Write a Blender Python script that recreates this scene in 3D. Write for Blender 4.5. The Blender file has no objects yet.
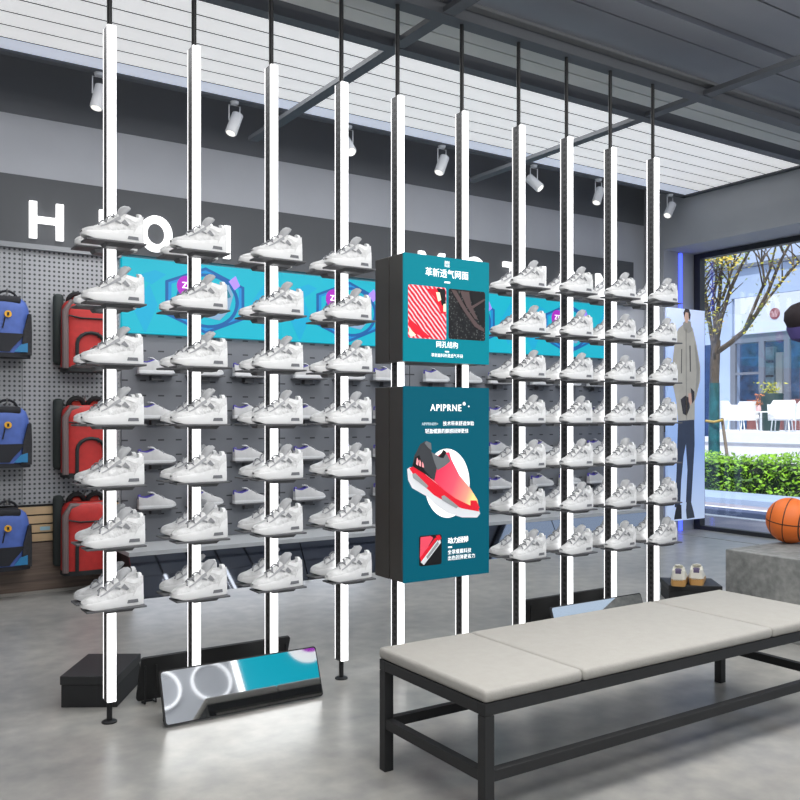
import bpy, bmesh, math, random
import numpy as np
from mathutils import Vector, Matrix
random.seed(7)
PI = math.pi
scn = bpy.context.scene
COL = scn.collection
scn.view_settings.view_transform = 'Standard'
scn.view_settings.look = 'None'
scn.view_settings.exposure = 0.0

# ------------------------------------------------------------------ camera
HC = 1.30
FPX = 872.0
cam = bpy.data.cameras.new('camera')
cam_o = bpy.data.objects.new('camera', cam)
COL.objects.link(cam_o)
cam.sensor_fit = 'HORIZONTAL'; cam.sensor_width = 36.0
cam.lens = FPX / 800 * 36.0
cam.shift_y = 18.0 / 800
YAW = math.atan2(-0.550, 0.835)
cam_o.location = (0, 0, HC)
cam_o.rotation_euler = (PI / 2, 0, YAW)
cam.clip_end = 200
scn.camera = cam_o

# ------------------------------------------------------------------ materials
def srgb(r, g, b):
    f = lambda c: (c / 12.92 if c <= 0.04045 else ((c + 0.055) / 1.055) ** 2.4)
    return (f(r / 255), f(g / 255), f(b / 255), 1)

MATS = {}
def M(name, col=(0.5, 0.5, 0.5, 1), rough=0.5, metal=0.0, emit=0.0, ecol=None, noise=0.0, nscale=20.0, bump=0.0, bscale=60.0, spec=0.5):
    """principled surface with optional noise mottling and bump"""
    if name in MATS: return MATS[name]
    m = bpy.data.materials.new(name); m.use_nodes = True
    nt = m.node_tree; b = nt.nodes['Principled BSDF']
    if len(col) == 3: col = srgb(*col)
    b.inputs['Base Color'].default_value = col
    b.inputs['Roughness'].default_value = rough
    b.inputs['Metallic'].default_value = metal
    b.inputs['Specular IOR Level'].default_value = spec
    if emit > 0:
        e = ecol if ecol else col
        if len(e) == 3: e = srgb(*e)
        b.inputs['Emission Color'].default_value = e
        b.inputs['Emission Strength'].default_value = emit
    if noise > 0:
        tc = nt.nodes.new('ShaderNodeTexCoord')
        n = nt.nodes.new('ShaderNodeTexNoise'); n.inputs['Scale'].default_value = nscale; n.inputs['Detail'].default_value = 6
        nt.links.new(tc.outputs['Object'], n.inputs['Vector'])
        r = nt.nodes.new('ShaderNodeValToRGB')
        lo = [c * (1 - noise) for c in col[:3]] + [1]; hi = [min(1, c * (1 + noise)) for c in col[:3]] + [1]
        r.color_ramp.elements[0].position = 0.3; r.color_ramp.elements[0].color = lo
        r.color_ramp.elements[1].position = 0.7; r.color_ramp.elements[1].color = hi
        nt.links.new(n.outputs['Fac'], r.inputs['Fac']); nt.links.new(r.outputs['Color'], b.inputs['Base Color'])
    if bump > 0:
        tc = nt.nodes.new('ShaderNodeTexCoord')
        n = nt.nodes.new('ShaderNodeTexNoise'); n.inputs['Scale'].default_value = bscale; n.inputs['Detail'].default_value = 4
        nt.links.new(tc.outputs['Object'], n.inputs['Vector'])
        bp = nt.nodes.new('ShaderNodeBump'); bp.inputs['Strength'].default_value = bump; bp.inputs['Distance'].default_value = 0.01
        nt.links.new(n.outputs['Fac'], bp.inputs['Height']); nt.links.new(bp.outputs['Normal'], b.inputs['Normal'])
    MATS[name] = m
    return m

class NT:
    """small wrapper for writing node maths"""
    def __init__(s, name, rough=0.5):
        s.m = bpy.data.materials.new(name); s.m.use_nodes = True
        s.nt = s.m.node_tree; s.b = s.nt.nodes['Principled BSDF']; s.b.inputs['Roughness'].default_value = rough
        MATS[name] = s.m
    def node(s, t): return s.nt.nodes.new(t)
    def link(s, a, b): s.nt.links.new(a, b)
    def obj(s):
        tc = s.node('ShaderNodeTexCoord'); sp = s.node('ShaderNodeSeparateXYZ')
        s.link(tc.outputs['Object'], sp.inputs[0]); s.tc = tc
        return sp.outputs[0], sp.outputs[1], sp.outputs[2]
    def math(s, op, a, b=None, c=None):
        n = s.node('ShaderNodeMath'); n.operation = op
        for i, v in enumerate((a, b, c)):
            if v is None: continue
            if isinstance(v, (int, float)): n.inputs[i].default_value = v
            else: s.link(v, n.inputs[i])
        return n.outputs[0]
    def noise(s, scale, detail=5, vec=None):
        n = s.node('ShaderNodeTexNoise'); n.inputs['Scale'].default_value = scale; n.inputs['Detail'].default_value = detail
        if vec is None: vec = s.tc.outputs['Object']
        s.link(vec, n.inputs['Vector'])
        return n.outputs['Fac']
    def mix(s, fac, a, b):
        n = s.node('ShaderNodeMix'); n.data_type = 'RGBA'
        for sock, v in ((n.inputs[0], fac), (n.inputs[6], a), (n.inputs[7], b)):
            if isinstance(v, tuple): sock.default_value = v
            elif isinstance(v, (int, float)): sock.default_value = v
            else: s.link(v, sock)
        return n.outputs[2]
    def ramp(s, fac, stops):
        r = s.node('ShaderNodeValToRGB'); e = r.color_ramp.elements
        while len(e) < len(stops): e.new(0.5)
        for k, (p, c) in enumerate(stops): e[k].position = p; e[k].color = c
        s.link(fac, r.inputs['Fac']); return r.outputs['Color']
    def base(s, c, emit=0):
        if isinstance(c, tuple): s.b.inputs['Base Color'].default_value = c
        else: s.link(c, s.b.inputs['Base Color'])
        if emit:
            s.link(c, s.b.inputs['Emission Color']); s.b.inputs['Emission Strength'].default_value = emit
        return s.m

# ------------------------------------------------------------------ mesh helpers
class MB:
    def __init__(s): s.bm = bmesh.new()
    def face(s, pts):
        vs = [s.bm.verts.new(p) for p in pts]
        try: return s.bm.faces.new(vs)
        except ValueError: return None
    def box(s, x0, x1, y0, y1, z0, z1, mat=None, bevel=0.0, seg=2):
        r = bmesh.ops.create_cube(s.bm, size=1.0)
        vs = r['verts']
        for v in vs:
            v.co = Vector(((x0 + x1) / 2 + v.co.x * (x1 - x0), (y0 + y1) / 2 + v.co.y * (y1 - y0), (z0 + z1) / 2 + v.co.z * (z1 - z0)))
        if mat is not None:
            for v in vs: v.co = mat @ v.co
        if bevel > 0:
            es = {e for v in vs for e in v.link_edges}
            bmesh.ops.bevel(s.bm, geom=list(es), offset=bevel, segments=seg, affect='EDGES', profile=0.5)
        return s
    def tube(s, path, r, seg=8, closed=False, caps=True):
        path = [Vector(p) for p in path]; n = len(path)
        rad = r if isinstance(r, (list, tuple)) else [r] * n
        rings = []; up = None
        for i, p in enumerate(path):
            a = path[(i - 1) % n] if (i > 0 or closed) else path[i]
            b = path[(i + 1) % n] if (i < n - 1 or closed) else path[i]
            d = (b - a).normalized()
            if up is None:
                up = Vector((0, 0, 1)) if abs(d.z) < 0.9 else Vector((1, 0, 0))
            x = d.cross(up)
            if x.length < 1e-4: x = d.cross(Vector((0, 1, 0)))
            x.normalize(); y = x.cross(d).normalized(); up = y
            rings.append([s.bm.verts.new(p + (x * math.cos(t) + y * math.sin(t)) * rad[i]) for t in [2 * PI * k / seg for k in range(seg)]])
        m = n if closed else n - 1
        for i in range(m):
            A, B = rings[i], rings[(i + 1) % n]
            for k in range(seg): s.bm.faces.new((A[k], A[(k + 1) % seg], B[(k + 1) % seg], B[k]))
        if caps and not closed:
            s.bm.faces.new(list(reversed(rings[0]))); s.bm.faces.new(rings[-1])
        return s
    def lathe(s, prof, c=(0, 0, 0), seg=24, mat=None):
        rings = []
        for (r, z) in prof:
            ring = []
            for k in range(seg):
                p = Vector((c[0] + r * math.cos(2 * PI * k / seg), c[1] + r * math.sin(2 * PI * k / seg), c[2] + z))
                ring.append(s.bm.verts.new(mat @ p if mat is not None else p))
            rings.append(ring)
        for A, B in zip(rings, rings[1:]):
            for k in range(seg): s.bm.faces.new((A[k], A[(k + 1) % seg], B[(k + 1) % seg], B[k]))
        s.bm.faces.new(list(reversed(rings[0]))); s.bm.faces.new(rings[-1])
        return s
    def prism(s, poly, y0, y1):
        """polygon in x-z extruded along y"""
        A = [s.bm.verts.new((p[0], y0, p[1])) for p in poly]; B = [s.bm.verts.new((p[0], y1, p[1])) for p in poly]
        n = len(poly)
        s.bm.faces.new(A); s.bm.faces.new(list(reversed(B)))
        for k in range(n): s.bm.faces.new((A[k], B[k], B[(k + 1) % n], A[(k + 1) % n]))
        return s
    def loft(s, rings, caps=True, closed=True):
        R = [[s.bm.verts.new(p) for p in ring] for ring in rings]; n = len(R[0])
        for A, B in zip(R, R[1:]):
            for k in range(n if closed else n - 1):
                s.bm.faces.new((A[k], A[(k + 1) % n], B[(k + 1) % n], B[k]))
        if caps:
            s.bm.faces.new(list(reversed(R[0]))); s.bm.faces.new(R[-1])
        return s
    def mesh(s, name, mat, smooth=False, angle=40):
        bmesh.ops.recalc_face_normals(s.bm, faces=s.bm.faces[:])
        me = bpy.data.meshes.new(name)
        if smooth:
            for f in s.bm.faces: f.smooth = True
            for e in s.bm.edges:
                if len(e.link_faces) == 2 and e.calc_face_angle(0) > math.radians(angle): e.smooth = False
        s.bm.to_mesh(me); s.bm.free()
        me.materials.append(mat)
        return me
    def build(s, name, mat, parent=None, smooth=False, angle=40):
        o = bpy.data.objects.new(name, s.mesh(name, mat, smooth, angle)); COL.objects.link(o)
        if parent is not None: o.parent = parent
        return o

def tag(o, label, cat, group=None, kind=None):
    o['label'] = label; o['category'] = cat
    if group: o['group'] = group
    if kind: o['kind'] = kind
    return o
def thing(name, label, cat, loc=(0, 0, 0), rz=0.0, group=None):
    o = bpy.data.objects.new(name, None); COL.objects.link(o)
    o.empty_display_size = 0.05
    o.location = loc; o.rotation_euler = (0, 0, rz)
    return tag(o, label, cat, group)
def struct(o):
    o['kind'] = 'structure'; return o
KIDS = {}
def dup(root, loc=None, rz=None, label=None, group=None):
    r = root.copy(); COL.objects.link(r)
    if loc is not None: r.location = loc
    if rz is not None: r.rotation_euler = (0, 0, rz)
    if label: r['label'] = label
    if group: r['group'] = group
    if root.name not in KIDS:
        KIDS[root.name] = [(c, list(c.children)) for c in root.children]
    for ch, gs in KIDS[root.name]:
        c = ch.copy(); COL.objects.link(c); c.parent = r
        for g in gs:
            d = g.copy(); COL.objects.link(d); d.parent = c
    return r
def rrect(x0, x1, z0, z1, r, n=5):
    pts = []
    for cx, cz, a0 in ((x1 - r, z1 - r, 0), (x0 + r, z1 - r, 90), (x0 + r, z0 + r, 180), (x1 - r, z0 + r, 270)):
        for k in range(n + 1):
            a = math.radians(a0 + 90 * k / n); pts.append((cx + r * math.cos(a), cz + r * math.sin(a)))
    return pts
def circ(cx, cz, r, n=32, rz=None):
    rz = rz or r
    return [(cx + r * math.cos(2 * PI * k / n), cz + rz * math.sin(2 * PI * k / n)) for k in range(n)]
def flat(name, poly, layer, mat, parent, y=0.0):
    """flat printed shape on a vertical sheet facing -y; layer stacks the print"""
    return MB().prism(poly, y - layer * 0.0007, y - layer * 0.0007 + 0.0005).build(name, mat, parent)
def ring_strip(name, outer, inner, y0, y1, mat, parent):
    b = MB(); n = len(outer)
    V = [[b.bm.verts.new((p[0], yy, p[1])) for p in pl] for pl in (outer, inner) for yy in (y0, y1)]
    o0, o1, i0, i1 = V
    for k in range(n):
        j = (k + 1) % n
        b.bm.faces.new((o0[k], o0[j], i0[j], i0[k])); b.bm.faces.new((o1[k], i1[k], i1[j], o1[j]))
        b.bm.faces.new((o0[k], o1[k], o1[j], o0[j])); b.bm.faces.new((i0[k], i0[j], i1[j], i1[k]))
    return b.build(name, mat, parent)
def text(name, s, size, u, v, mat, parent, y, align='CENTER', weight=0.0, sx=1.0, shear=0.0):
    """lettering on a vertical sheet facing -y, turned into a mesh"""
    cu = bpy.data.curves.new(name, 'FONT'); cu.body = s; cu.size = size; cu.align_x = align; cu.align_y = 'CENTER'
    cu.extrude = 0.0003; cu.resolution_u = 3; cu.space_character = 1.16 if s == 'APIPRNE' else 1.0
    t = bpy.data.objects.new(name + '_curve', cu); COL.objects.link(t)
    dg = bpy.context.evaluated_depsgraph_get()
    me0 = bpy.data.meshes.new_from_object(t.evaluated_get(dg))
    bpy.data.objects.remove(t)
    base = Matrix.Translation((u, y, v)) @ Matrix.Rotation(PI / 2, 4, 'X') @ Matrix.Diagonal((sx, 1, 1, 1))
    bm = bmesh.new()
    for k, (dx, dz) in enumerate(((0, 0), (weight, 0), (-weight, 0), (0, weight * .6), (0, -weight * .6)) if weight > 0 else ((0, 0),)):
        m2 = me0.copy(); m2.transform(Matrix.Translation((dx, -k * .00002, dz)) @ base); bm.from_mesh(m2); bpy.data.meshes.remove(m2)
    me = bpy.data.meshes.new(name); bm.to_mesh(me); bm.free(); bpy.data.meshes.remove(me0)
    me.materials.append(mat)
    o = bpy.data.objects.new(name, me); COL.objects.link(o); o.parent = parent
    return o

ORD = ['first', 'second', 'third', 'fourth', 'fifth', 'sixth', 'seventh', 'eighth', 'ninth', 'tenth', 'eleventh', 'twelfth']

# ------------------------------------------------------------------ colours
BLACK = M('black_steel', (30, 31, 33), 0.45, 0.3)
BLACKP = M('black_powder_coat', (26, 27, 29), 0.6)
WHITE_LIT = M('lit_diffuser', (255, 255, 255), 0.5, emit=1.7)
LETTER = M('lit_letter', (255, 255, 255), 0.5, emit=1.3)
WHITEM = M('white_metal', (225, 226, 228), 0.4)
BEAM = M('dark_beam', (86, 89, 94), 0.6)

# ------------------------------------------------------------------ room shell
XR, YB, ZC = 7.97, 6.93, 3.757
n = NT('polished_concrete', 0.3); n.obj()
a = n.noise(1.1, 8); b_ = n.noise(9, 9); c_ = n.noise(70, 3)
v = n.math('ADD', n.math('MULTIPLY', a, 0.5), n.math('MULTIPLY', b_, 0.5))
colr = n.ramp(v, [(0.32, srgb(122, 123, 122)), (0.5, srgb(145, 144, 141)), (0.70, srgb(170, 168, 162))])
CONC = n.base(colr)
rr = n.math('ADD', n.math('MULTIPLY', a, 0.12), 0.27); n.link(rr, n.b.inputs['Roughness'])
n.b.inputs['Specular IOR Level'].default_value = 0.6
bp = n.node('ShaderNodeBump'); bp.inputs['Strength'].default_value = 0.02; bp.inputs['Distance'].default_value = 0.01
n.link(b_, bp.inputs['Height']); n.link(bp.outputs['Normal'], n.b.inputs['Normal'])
struct(MB().box(-3.5, 8.53, -4.2, 7.1, -0.1, 0).build('floor', CONC))

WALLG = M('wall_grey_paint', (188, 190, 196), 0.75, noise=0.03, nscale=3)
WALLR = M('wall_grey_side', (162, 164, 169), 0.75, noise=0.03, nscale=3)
WALLD = M('wall_dark_paint', (106, 109, 114), 0.7)
FASCIA = M('fascia_grey', (80, 82, 86), 0.6)
struct(MB().box(-3.5, XR, YB, YB + 0.12, 0, 3.54).build('wall_back', WALLG))
struct(MB().box(-3.5, XR, YB - 0.004, YB + 0.12, 3.54, 4.1).build('wall_back_upper', WALLD))
struct(MB().box(-3.5, -3.38, -4.2, YB, 0, 4.1).build('wall_left', WALLG))
struct(MB().box(-3.5, 8.6, -4.3, -4.2, 0, 4.1).build('wall_front', WALLG))
# side wall: short return, header over the window, reveal, far pier
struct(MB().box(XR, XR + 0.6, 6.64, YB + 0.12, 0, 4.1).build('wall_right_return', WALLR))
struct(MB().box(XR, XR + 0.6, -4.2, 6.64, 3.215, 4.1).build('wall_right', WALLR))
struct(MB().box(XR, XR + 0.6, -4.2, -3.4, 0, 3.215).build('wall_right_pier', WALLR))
struct(MB().box(-3.5, 8.6, -4.3, YB + 0.12, 4.1, 4.2).build('ceiling', WALLD))
struct(MB().box(XR + 0.02, XR + 0.52, -3.35, 6.60, -0.02, 0.004).build('trim_1', CONC))
# window
FRAME = M('window_frame_dark', (38, 40, 44), 0.5)
g = bpy.data.materials.new('window_glass'); g.use_nodes = True
nt = g.node_tree; nt.nodes.clear()
out = nt.nodes.new('ShaderNodeOutputMaterial'); mx = nt.nodes.new('ShaderNodeMixShader')
tr = nt.nodes.new('ShaderNodeBsdfTransparent'); gl = nt.nodes.new('ShaderNodeBsdfGlossy'); gl.inputs['Roughness'].default_value = 0.02
tr.inputs['Color'].default_value = (0.97, 0.985, 1, 1)
mx.inputs[0].default_value = 0.05
nt.links.new(tr.outputs[0], mx.inputs[1]); nt.links.new(gl.outputs[0], mx.inputs[2]); nt.links.new(mx.outputs[0], out.inputs[0])
GLASS = g
w = bpy.data.objects.new('window_1', None); COL.objects.link(w); w.location = (8.53, 0, 0); struct(w)
wb = MB()
wb.box(-0.04, 0.05, 6.55, 6.635, 0.0, 3.21).box(-0.04, 0.05, -3.4, 6.55, 3.15, 3.21).box(-0.04, 0.05, -3.4, 6.55, 0.0, 0.05).box(-0.04, 0.05, -3.4, -3.3, 0.07, 3.12)
wb.build('window_frame', FRAME, w)
MB().box(0.0, 0.012, -3.3, 6.55, 0.05, 3.15).build('pane', GLASS, w)

# suspended ceilings of boards
CEILD = M('dark_ceiling_board', (148, 151, 158), 0.6, noise=0.05, nscale=1.5)
CEILM = M('mid_ceiling_board', (205, 204, 198), 0.6, noise=0.08, nscale=1.5)
CEILW = M('luminous_board', (225, 225, 225), 0.6, emit=0.58, ecol=(240, 240, 240))
CEILB = M('luminous_edge_board', (215, 220, 232), 0.6, emit=0.5, ecol=(215, 222, 238))
b = MB(); y = 4.92
while y < 6.1:
    b.box(-3.3, XR - 0.02, y, y + 0.186, ZC, ZC + 0.02); y += 0.198
struct(b.build('ceiling_luminous_boards', CEILW))
b = MB(); yy = 4.92
while yy < 6.1:
    b.box(-3.3, XR - 0.02, yy + 0.186, yy + 0.198, ZC - .001, ZC + 0.02); yy += 0.198
struct(b.build('ceiling_board_gaps', M('gap_grey', (90, 92, 95), .7)))
struct(MB().box(-3.3, XR - 0.02, y, 6.29, ZC, ZC + 0.02).build('ceiling_edge_board', CEILB))
struct(MB().box(-3.3, XR - 0.01, 6.295, 6.36, ZC - 0.015, ZC + 0.05).build('trim_2', BEAM))
struct(MB().box(XR - 0.07, XR, 4.3, 6.36, ZC - 0.015, ZC + 0.05).build('trim_3', BEAM))
b = MB()
for k in range(4):
    yy = 4.13 + k * 0.198
    b.box(-3.3, XR - 0.01, yy, yy + 0.186, ZC, ZC + 0.02)
struct(b.build('ceiling_grey_boards', CEILM))
b = MB(); y = 3.93; k = 0
while y > -4.0:
    b.box(-3.3, XR - 0.01, y, y + 0.185, ZC + (0.0 if k % 3 else 0.03), ZC + 0.05); y -= 0.2; k += 1
struct(b.build('ceiling_dark_boards', CEILD))
for nm, (x0, x1, y0, y1) in (('a', (-3.3, XR - 0.01, 3.745, 3.845)), ('b', (-3.3, XR - 0.01, 4.24, 4.32)), ('c', (-3.3, XR - 0.01, 0.9, 0.98)),
                             ('d', (2.74, 2.82, -4.0, 6.3)), ('e', (4.89, 4.97, -4.0, 6.3)), ('f', (0.59, 0.67, -4.0, 6.3))):
    struct(MB().box(x0, x1, y0, y1, 3.45 if nm in 'abc' else 3.455, 3.53 if nm in 'abc' else 3.485).build('ceiling_beam', BEAM))
# paler flange strip along the beam
struct(MB().box(-3.3, XR - 0.01, 3.69, 3.745, 3.51, 3.53).build('ceiling_beam', M('beam_flange', (104, 106, 108), 0.5)))

# ------------------------------------------------------------------ back wall fittings
YW = 6.90
struct(MB().box(-3.3, 7.74, YW - 0.02, YB - 0.005, 2.585, 3.084).build('trim_4', FASCIA))
struct(MB().box(-3.3, 1.92, YW - 0.05, YB - 0.005, 2.545, 2.583).build('trim_5', M('rail_grey', (140, 143, 147), 0.5)))
# letters
def letter(ch, x, wd, label):
    z0, z1, st = 2.628, 2.90, 0.052
    t = thing('sign_letter', label, 'letter', (x, YW - 0.021, z0), 0)
    h = z1 - z0; b = MB(); D = -0.03
    if ch == 'H':
        b.prism([(0, 0), (st, 0), (st, h * .42), (wd - st, h * .42), (wd - st, 0), (wd, 0), (wd, h), (wd - st, h), (wd - st, h * .6), (st, h * .6), (st, h), (0, h)], D, 0)
    elif ch == 'I':
        b.prism([(0, 0), (wd, 0), (wd, h), (0, h)], D, 0)
    elif ch == 'T':
        b.prism([(wd / 2 - st / 2, 0), (wd / 2 + st / 2, 0), (wd / 2 + st / 2, h - st), (wd, h - st), (wd, h), (0, h), (0, h - st), (wd / 2 - st / 2, h - st)], D, 0)
    elif ch == 'N':
        b.prism([(0, 0), (st, 0), (st, h * .62), (wd - st * 1.05, 0), (wd, 0), (wd, h), (wd - st, h), (wd - st, h * .38), (st * 1.05, h), (0, h)], D, 0)
    elif ch == 'M':
        b.prism([(0, 0), (st, 0), (st, h * .6), (wd / 2, h * .18), (wd - st, h * .6), (wd - st, 0), (wd, 0), (wd, h), (wd - st * 1.1, h), (wd / 2, h * .5), (st * 1.1, h), (0, h)], D, 0)
    if ch == 'O':
        b.bm.free()
        ring_strip('face', circ(wd / 2, h / 2, wd / 2 + .01, 40, h / 2 + .008), circ(wd / 2, h / 2, wd / 2 - st + .005, 40, h / 2 - st), D, 0, LETTER, t)
    else:
        b.build('face', LETTER, t)
letter('H', 1.252, .24, 'glowing white letter H on the dark fascia above the pegboard')
letter('I', 1.755, .052, 'glowing white letter I on the dark fascia behind the leftmost light pole')
letter('O', 2.075, .24, 'glowing white letter O on the dark fascia between first two light poles')
letter('N', 2.60, .22, 'glowing white letter N on the fascia behind the second light pole')
letter('M', 4.735, .305, 'glowing white letter M on the fascia just above the small teal sign')
letter('O', 5.285, .25, 'glowing white letter O on the fascia between letters M and T')
letter('T', 5.785, .24, 'glowing white letter T on the fascia left of the seventh light pole')
letter('I', 6.31, .052, 'glowing white letter I on the fascia behind the seventh light pole')
letter('O', 6.57, .25, 'glowing white letter O on the fascia before the last letter N')
letter('N', 7.12, .24, 'glowing white last letter N at the far end of the fascia')

# pegboard with round holes
n = NT('pegboard_holes', 0.55); x, y, z = n.obj()
P_ = 0.0345
fx = n.math('SUBTRACT', n.math('FRACT', n.math('DIVIDE', x, P_)), 0.5)
fz = n.math('SUBTRACT', n.math('FRACT', n.math('DIVIDE', z, P_)), 0.5)
d = n.math('SQRT', n.math('ADD', n.math('MULTIPLY', fx, fx), n.math('MULTIPLY', fz, fz)))
hole = n.math('LESS_THAN', d, 0.25)
PEG = n.base(n.mix(hole, srgb(158, 160, 164), srgb(62, 64, 68)))
t = thing('pegboard', 'pale grey pegboard full of small holes where the backpacks hang', 'pegboard', (0, YW, 0))
for k, (x0, x1) in enumerate(((-1.2, -0.36), (-0.35, 0.44), (0.45, 1.205), (1.21, 1.91))):
    MB().box(x0, x1, -0.012, 0.02, 0.66, 2.545).build('panel', PEG, t)
# wood slat panel and wood plinth
WOODL = M('light_oak', (196, 168, 132), 0.55, noise=0.14, nscale=6)
n = NT('brown_plank', 0.5); x, y, z = n.obj()
mp = n.node('ShaderNodeMapping'); n.link(n.tc.outputs['Object'], mp.inputs[0]); mp.inputs['Scale'].default_value = (1.2, 8, 22)
nz = n.noise(2.2, 7, mp.outputs[0])
WOODB = n.base(n.ramp(nz, [(.3, srgb(84, 72, 66)), (.55, srgb(112, 96, 86)), (.75, srgb(128, 112, 100))]))
t = thing('slat_panel', 'light oak slat panel with dark grooves below the pegboard', 'panel', (0, YW, 0))
MB().box(-1.2, 1.91, -0.004, 0.02, 0.38, 0.655).build('backing', BLACKP, t)
for z0 in (0.385, 0.452, 0.519, 0.586):
    MB().box(-1.2, 1.91, -0.02, -0.002, z0, z0 + 0.055).build('slat', WOODL, t)
MB().box(1.33, 1.40, -0.023, -0.019, 0.465, 0.492).build('tag', M('pale_blue_tag', (150, 190, 205), 0.5), t)
t = thing('wood_plinth', 'low brown wood plinth along the wall under the backpacks', 'plinth', (0, YW, 0))
b = MB(); b.box(-1.2, 1.78, -0.021, 0.02, 0.0, 0.375); b.build('body', WOODB, t)
MB().box(-1.2, 1.78, -0.03, -0.0215, 0.0, 0.02).build('skirting', M('pale_skirting', (150, 146, 140), 0.5), t)

# slotted bays with lit cyan boxes above
n = NT('slot_panel', 0.55); x, y, z = n.obj()
fx = n.math('FRACT', n.math('DIVIDE', x, 0.145)); fz = n.math('FRACT', n.math('DIVIDE', z, 0.1183))
sl = n.math('MULTIPLY', n.math('LESS_THAN', n.math('ABSOLUTE', n.math('SUBTRACT', fx, 0.5)), 0.17), n.math('LESS_THAN', n.math('ABSOLUTE', n.math('SUBTRACT', fz, 0.5)), 0.05))
SLOT = n.base(n.mix(sl, srgb(112, 115, 121), srgb(48, 50, 54)))
CYAN = M('lit_cyan', (0, 96, 108), 0.5, emit=0.85, ecol=(0, 176, 200))
CYAN2 = M('lit_cyan_pale', (0, 90, 110), 0.5, emit=0.85, ecol=(0, 166, 208))
DBLUE = M('print_deep_blue', (8, 60, 100), 0.5, emit=0.6, ecol=(10, 96, 176))
MBLUE = M('print_blue', (10, 80, 120), 0.5, emit=0.7, ecol=(10, 150, 220))
PURP = M('print_purple', (100, 20, 110), 0.5, emit=0.7, ecol=(180, 30, 200))
PRWHITE = M('print_white', (250, 250, 250), 0.4, emit=0.5)
PRPALE = M('print_pale', (90, 110, 130), 0.5, emit=0.5, ecol=(150, 190, 225))
BAYW = 1.363
bx = [1.93 + k * BAYW for k in range(4)]
bays = ['leftmost', 'second', 'third', 'rightmost']
for k, x0 in enumerate(bx):
    t = thing('wall_panel', 'grey slotted wall panel behind rows of white trainers, %s bay of four' % bays[k], 'panel', (x0 + BAYW / 2, YW, 0), 0, 'slotted wall panels')
    MB().box(-BAYW / 2 + .004, BAYW / 2 - .004, 0, 0.02, 0.30, 1.965).build('board', SLOT, t)
    t = thing('light_box', 'lit cyan light box with hexagon graphic, %s of four under the fascia' % bays[k], 'light box', (x0 + BAYW / 2, YW, 1.97), 0, 'cyan light boxes')
    h = 0.59
    MB().box(-BAYW / 2 + .001, BAYW / 2 - .001, -0.03, 0.02, 0.0, h).build('panel', CYAN, t)
    yy = -0.0305
    for (u, v, ru, rv) in ((-.5, .2, .1, .2), (.52, .3, .12, .22), (-.45, .45, .12, .06)):
        flat('swirl', [(u - ru, v), (u, v - rv), (u + ru, v + .03), (u + .03, v + rv)], 1, CYAN2, t, yy)
    hexo = [(.4 * math.cos(a) * .98, .295 + .275 * math.sin(a)) for a in [PI / 6 + PI / 3 * q for q in range(6)]]
    hexi = [(.37 * math.cos(a) * .98, .295 + .25 * math.sin(a)) for a in [PI / 6 + PI / 3 * q for q in range(6)]]
    hexm = [(.34 * math.cos(a) * .98, .295 + .23 * math.sin(a)) for a in [PI / 6 + PI / 3 * q for q in range(6)]]
    ring_strip('hexagon_line', hexo, hexi, yy - .0014, yy - .0004, DBLUE, t)
    ring_strip('hexagon_inner', hexi, hexm, yy - .0014, yy - .0004, MBLUE, t)
    ring_strip('circle_line', circ(0.02, .295, .27, 36, .225), circ(0.02, .295, .24, 36, .20), yy - .0022, yy - .0014, DBLUE, t)
    flat('disc', circ(-.16, .40, .085, 28), 4, PURP, t, yy)
    text('mark', 'ZB', .07, -.16, .405, PRWHITE, t, yy - .004, weight=.002)
    flat('helmet', [(-.02, .16), (.02, .34), (.08, .43), (.2, .44), (.24, .36), (.2, .22), (.12, .14)], 4, PRPALE, t, yy)
    flat('visor', [(.02, .34), (.08, .39), (.19, .40), (.22, .34), (.12, .30)], 5, M('print_teal', (20, 110, 130), 0.4, emit=.3), t, yy)
    flat('spark', [(.2, .47), (.26, .52), (.3, .44), (.25, .40)], 5, M('print_violet', (150, 120, 230), 0.4, emit=.5), t, yy)
# ledge + slanted mirror plinths
t = thing('display_ledge', 'long pale grey ledge running along the wall below the trainers', 'ledge', (4.6, YW, 0))
MB().box(-2.75, 2.80, -0.498, 0.0, 0.285, 0.315).build('board', M('ledge_grey', (176, 179, 182), 0.4), t)
MIR = M('dark_mirror', (158, 163, 174), 0.03, 1.0)
for k in range(4):
    x0 = 1.85 + k * 1.39
    t = thing('mirror_plinth', 'slanted dark mirror plinth on the floor, %s of four below the wall ledge' % bays[k], 'plinth', (x0, YW, 0), 0, 'slanted mirror plinths')
    b = MB(); b.box(0.0, 1.38, -0.465, 0, 0.0, 0.284)
    b.build('body', BLACKP, t)
    # tilted front sheet
    p = [(0.0, -0.66, 0.0), (1.38, -0.66, 0.0), (1.38, -0.500, 0.284), (0.0, -0.500, 0.284)]
    b = MB(); dy = Vector((0, 0.012, 0))
    b.loft([[Vector(q) for q in p], [Vector(q) + dy for q in p]]); b.build('mirror', MIR, t)
    for xx in (0.0, 1.37):
        b = MB(); b.loft([[(xx, -.645, .0), (xx, -.47, 0), (xx, -.47, .28), (xx, -.492, .28)], [(xx + .012, -.645, .0), (xx + .012, -.47, 0), (xx + .012, -.47, .28), (xx + .012, -.492, .28)]])
        b.build('side', BLACKP, t)

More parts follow.
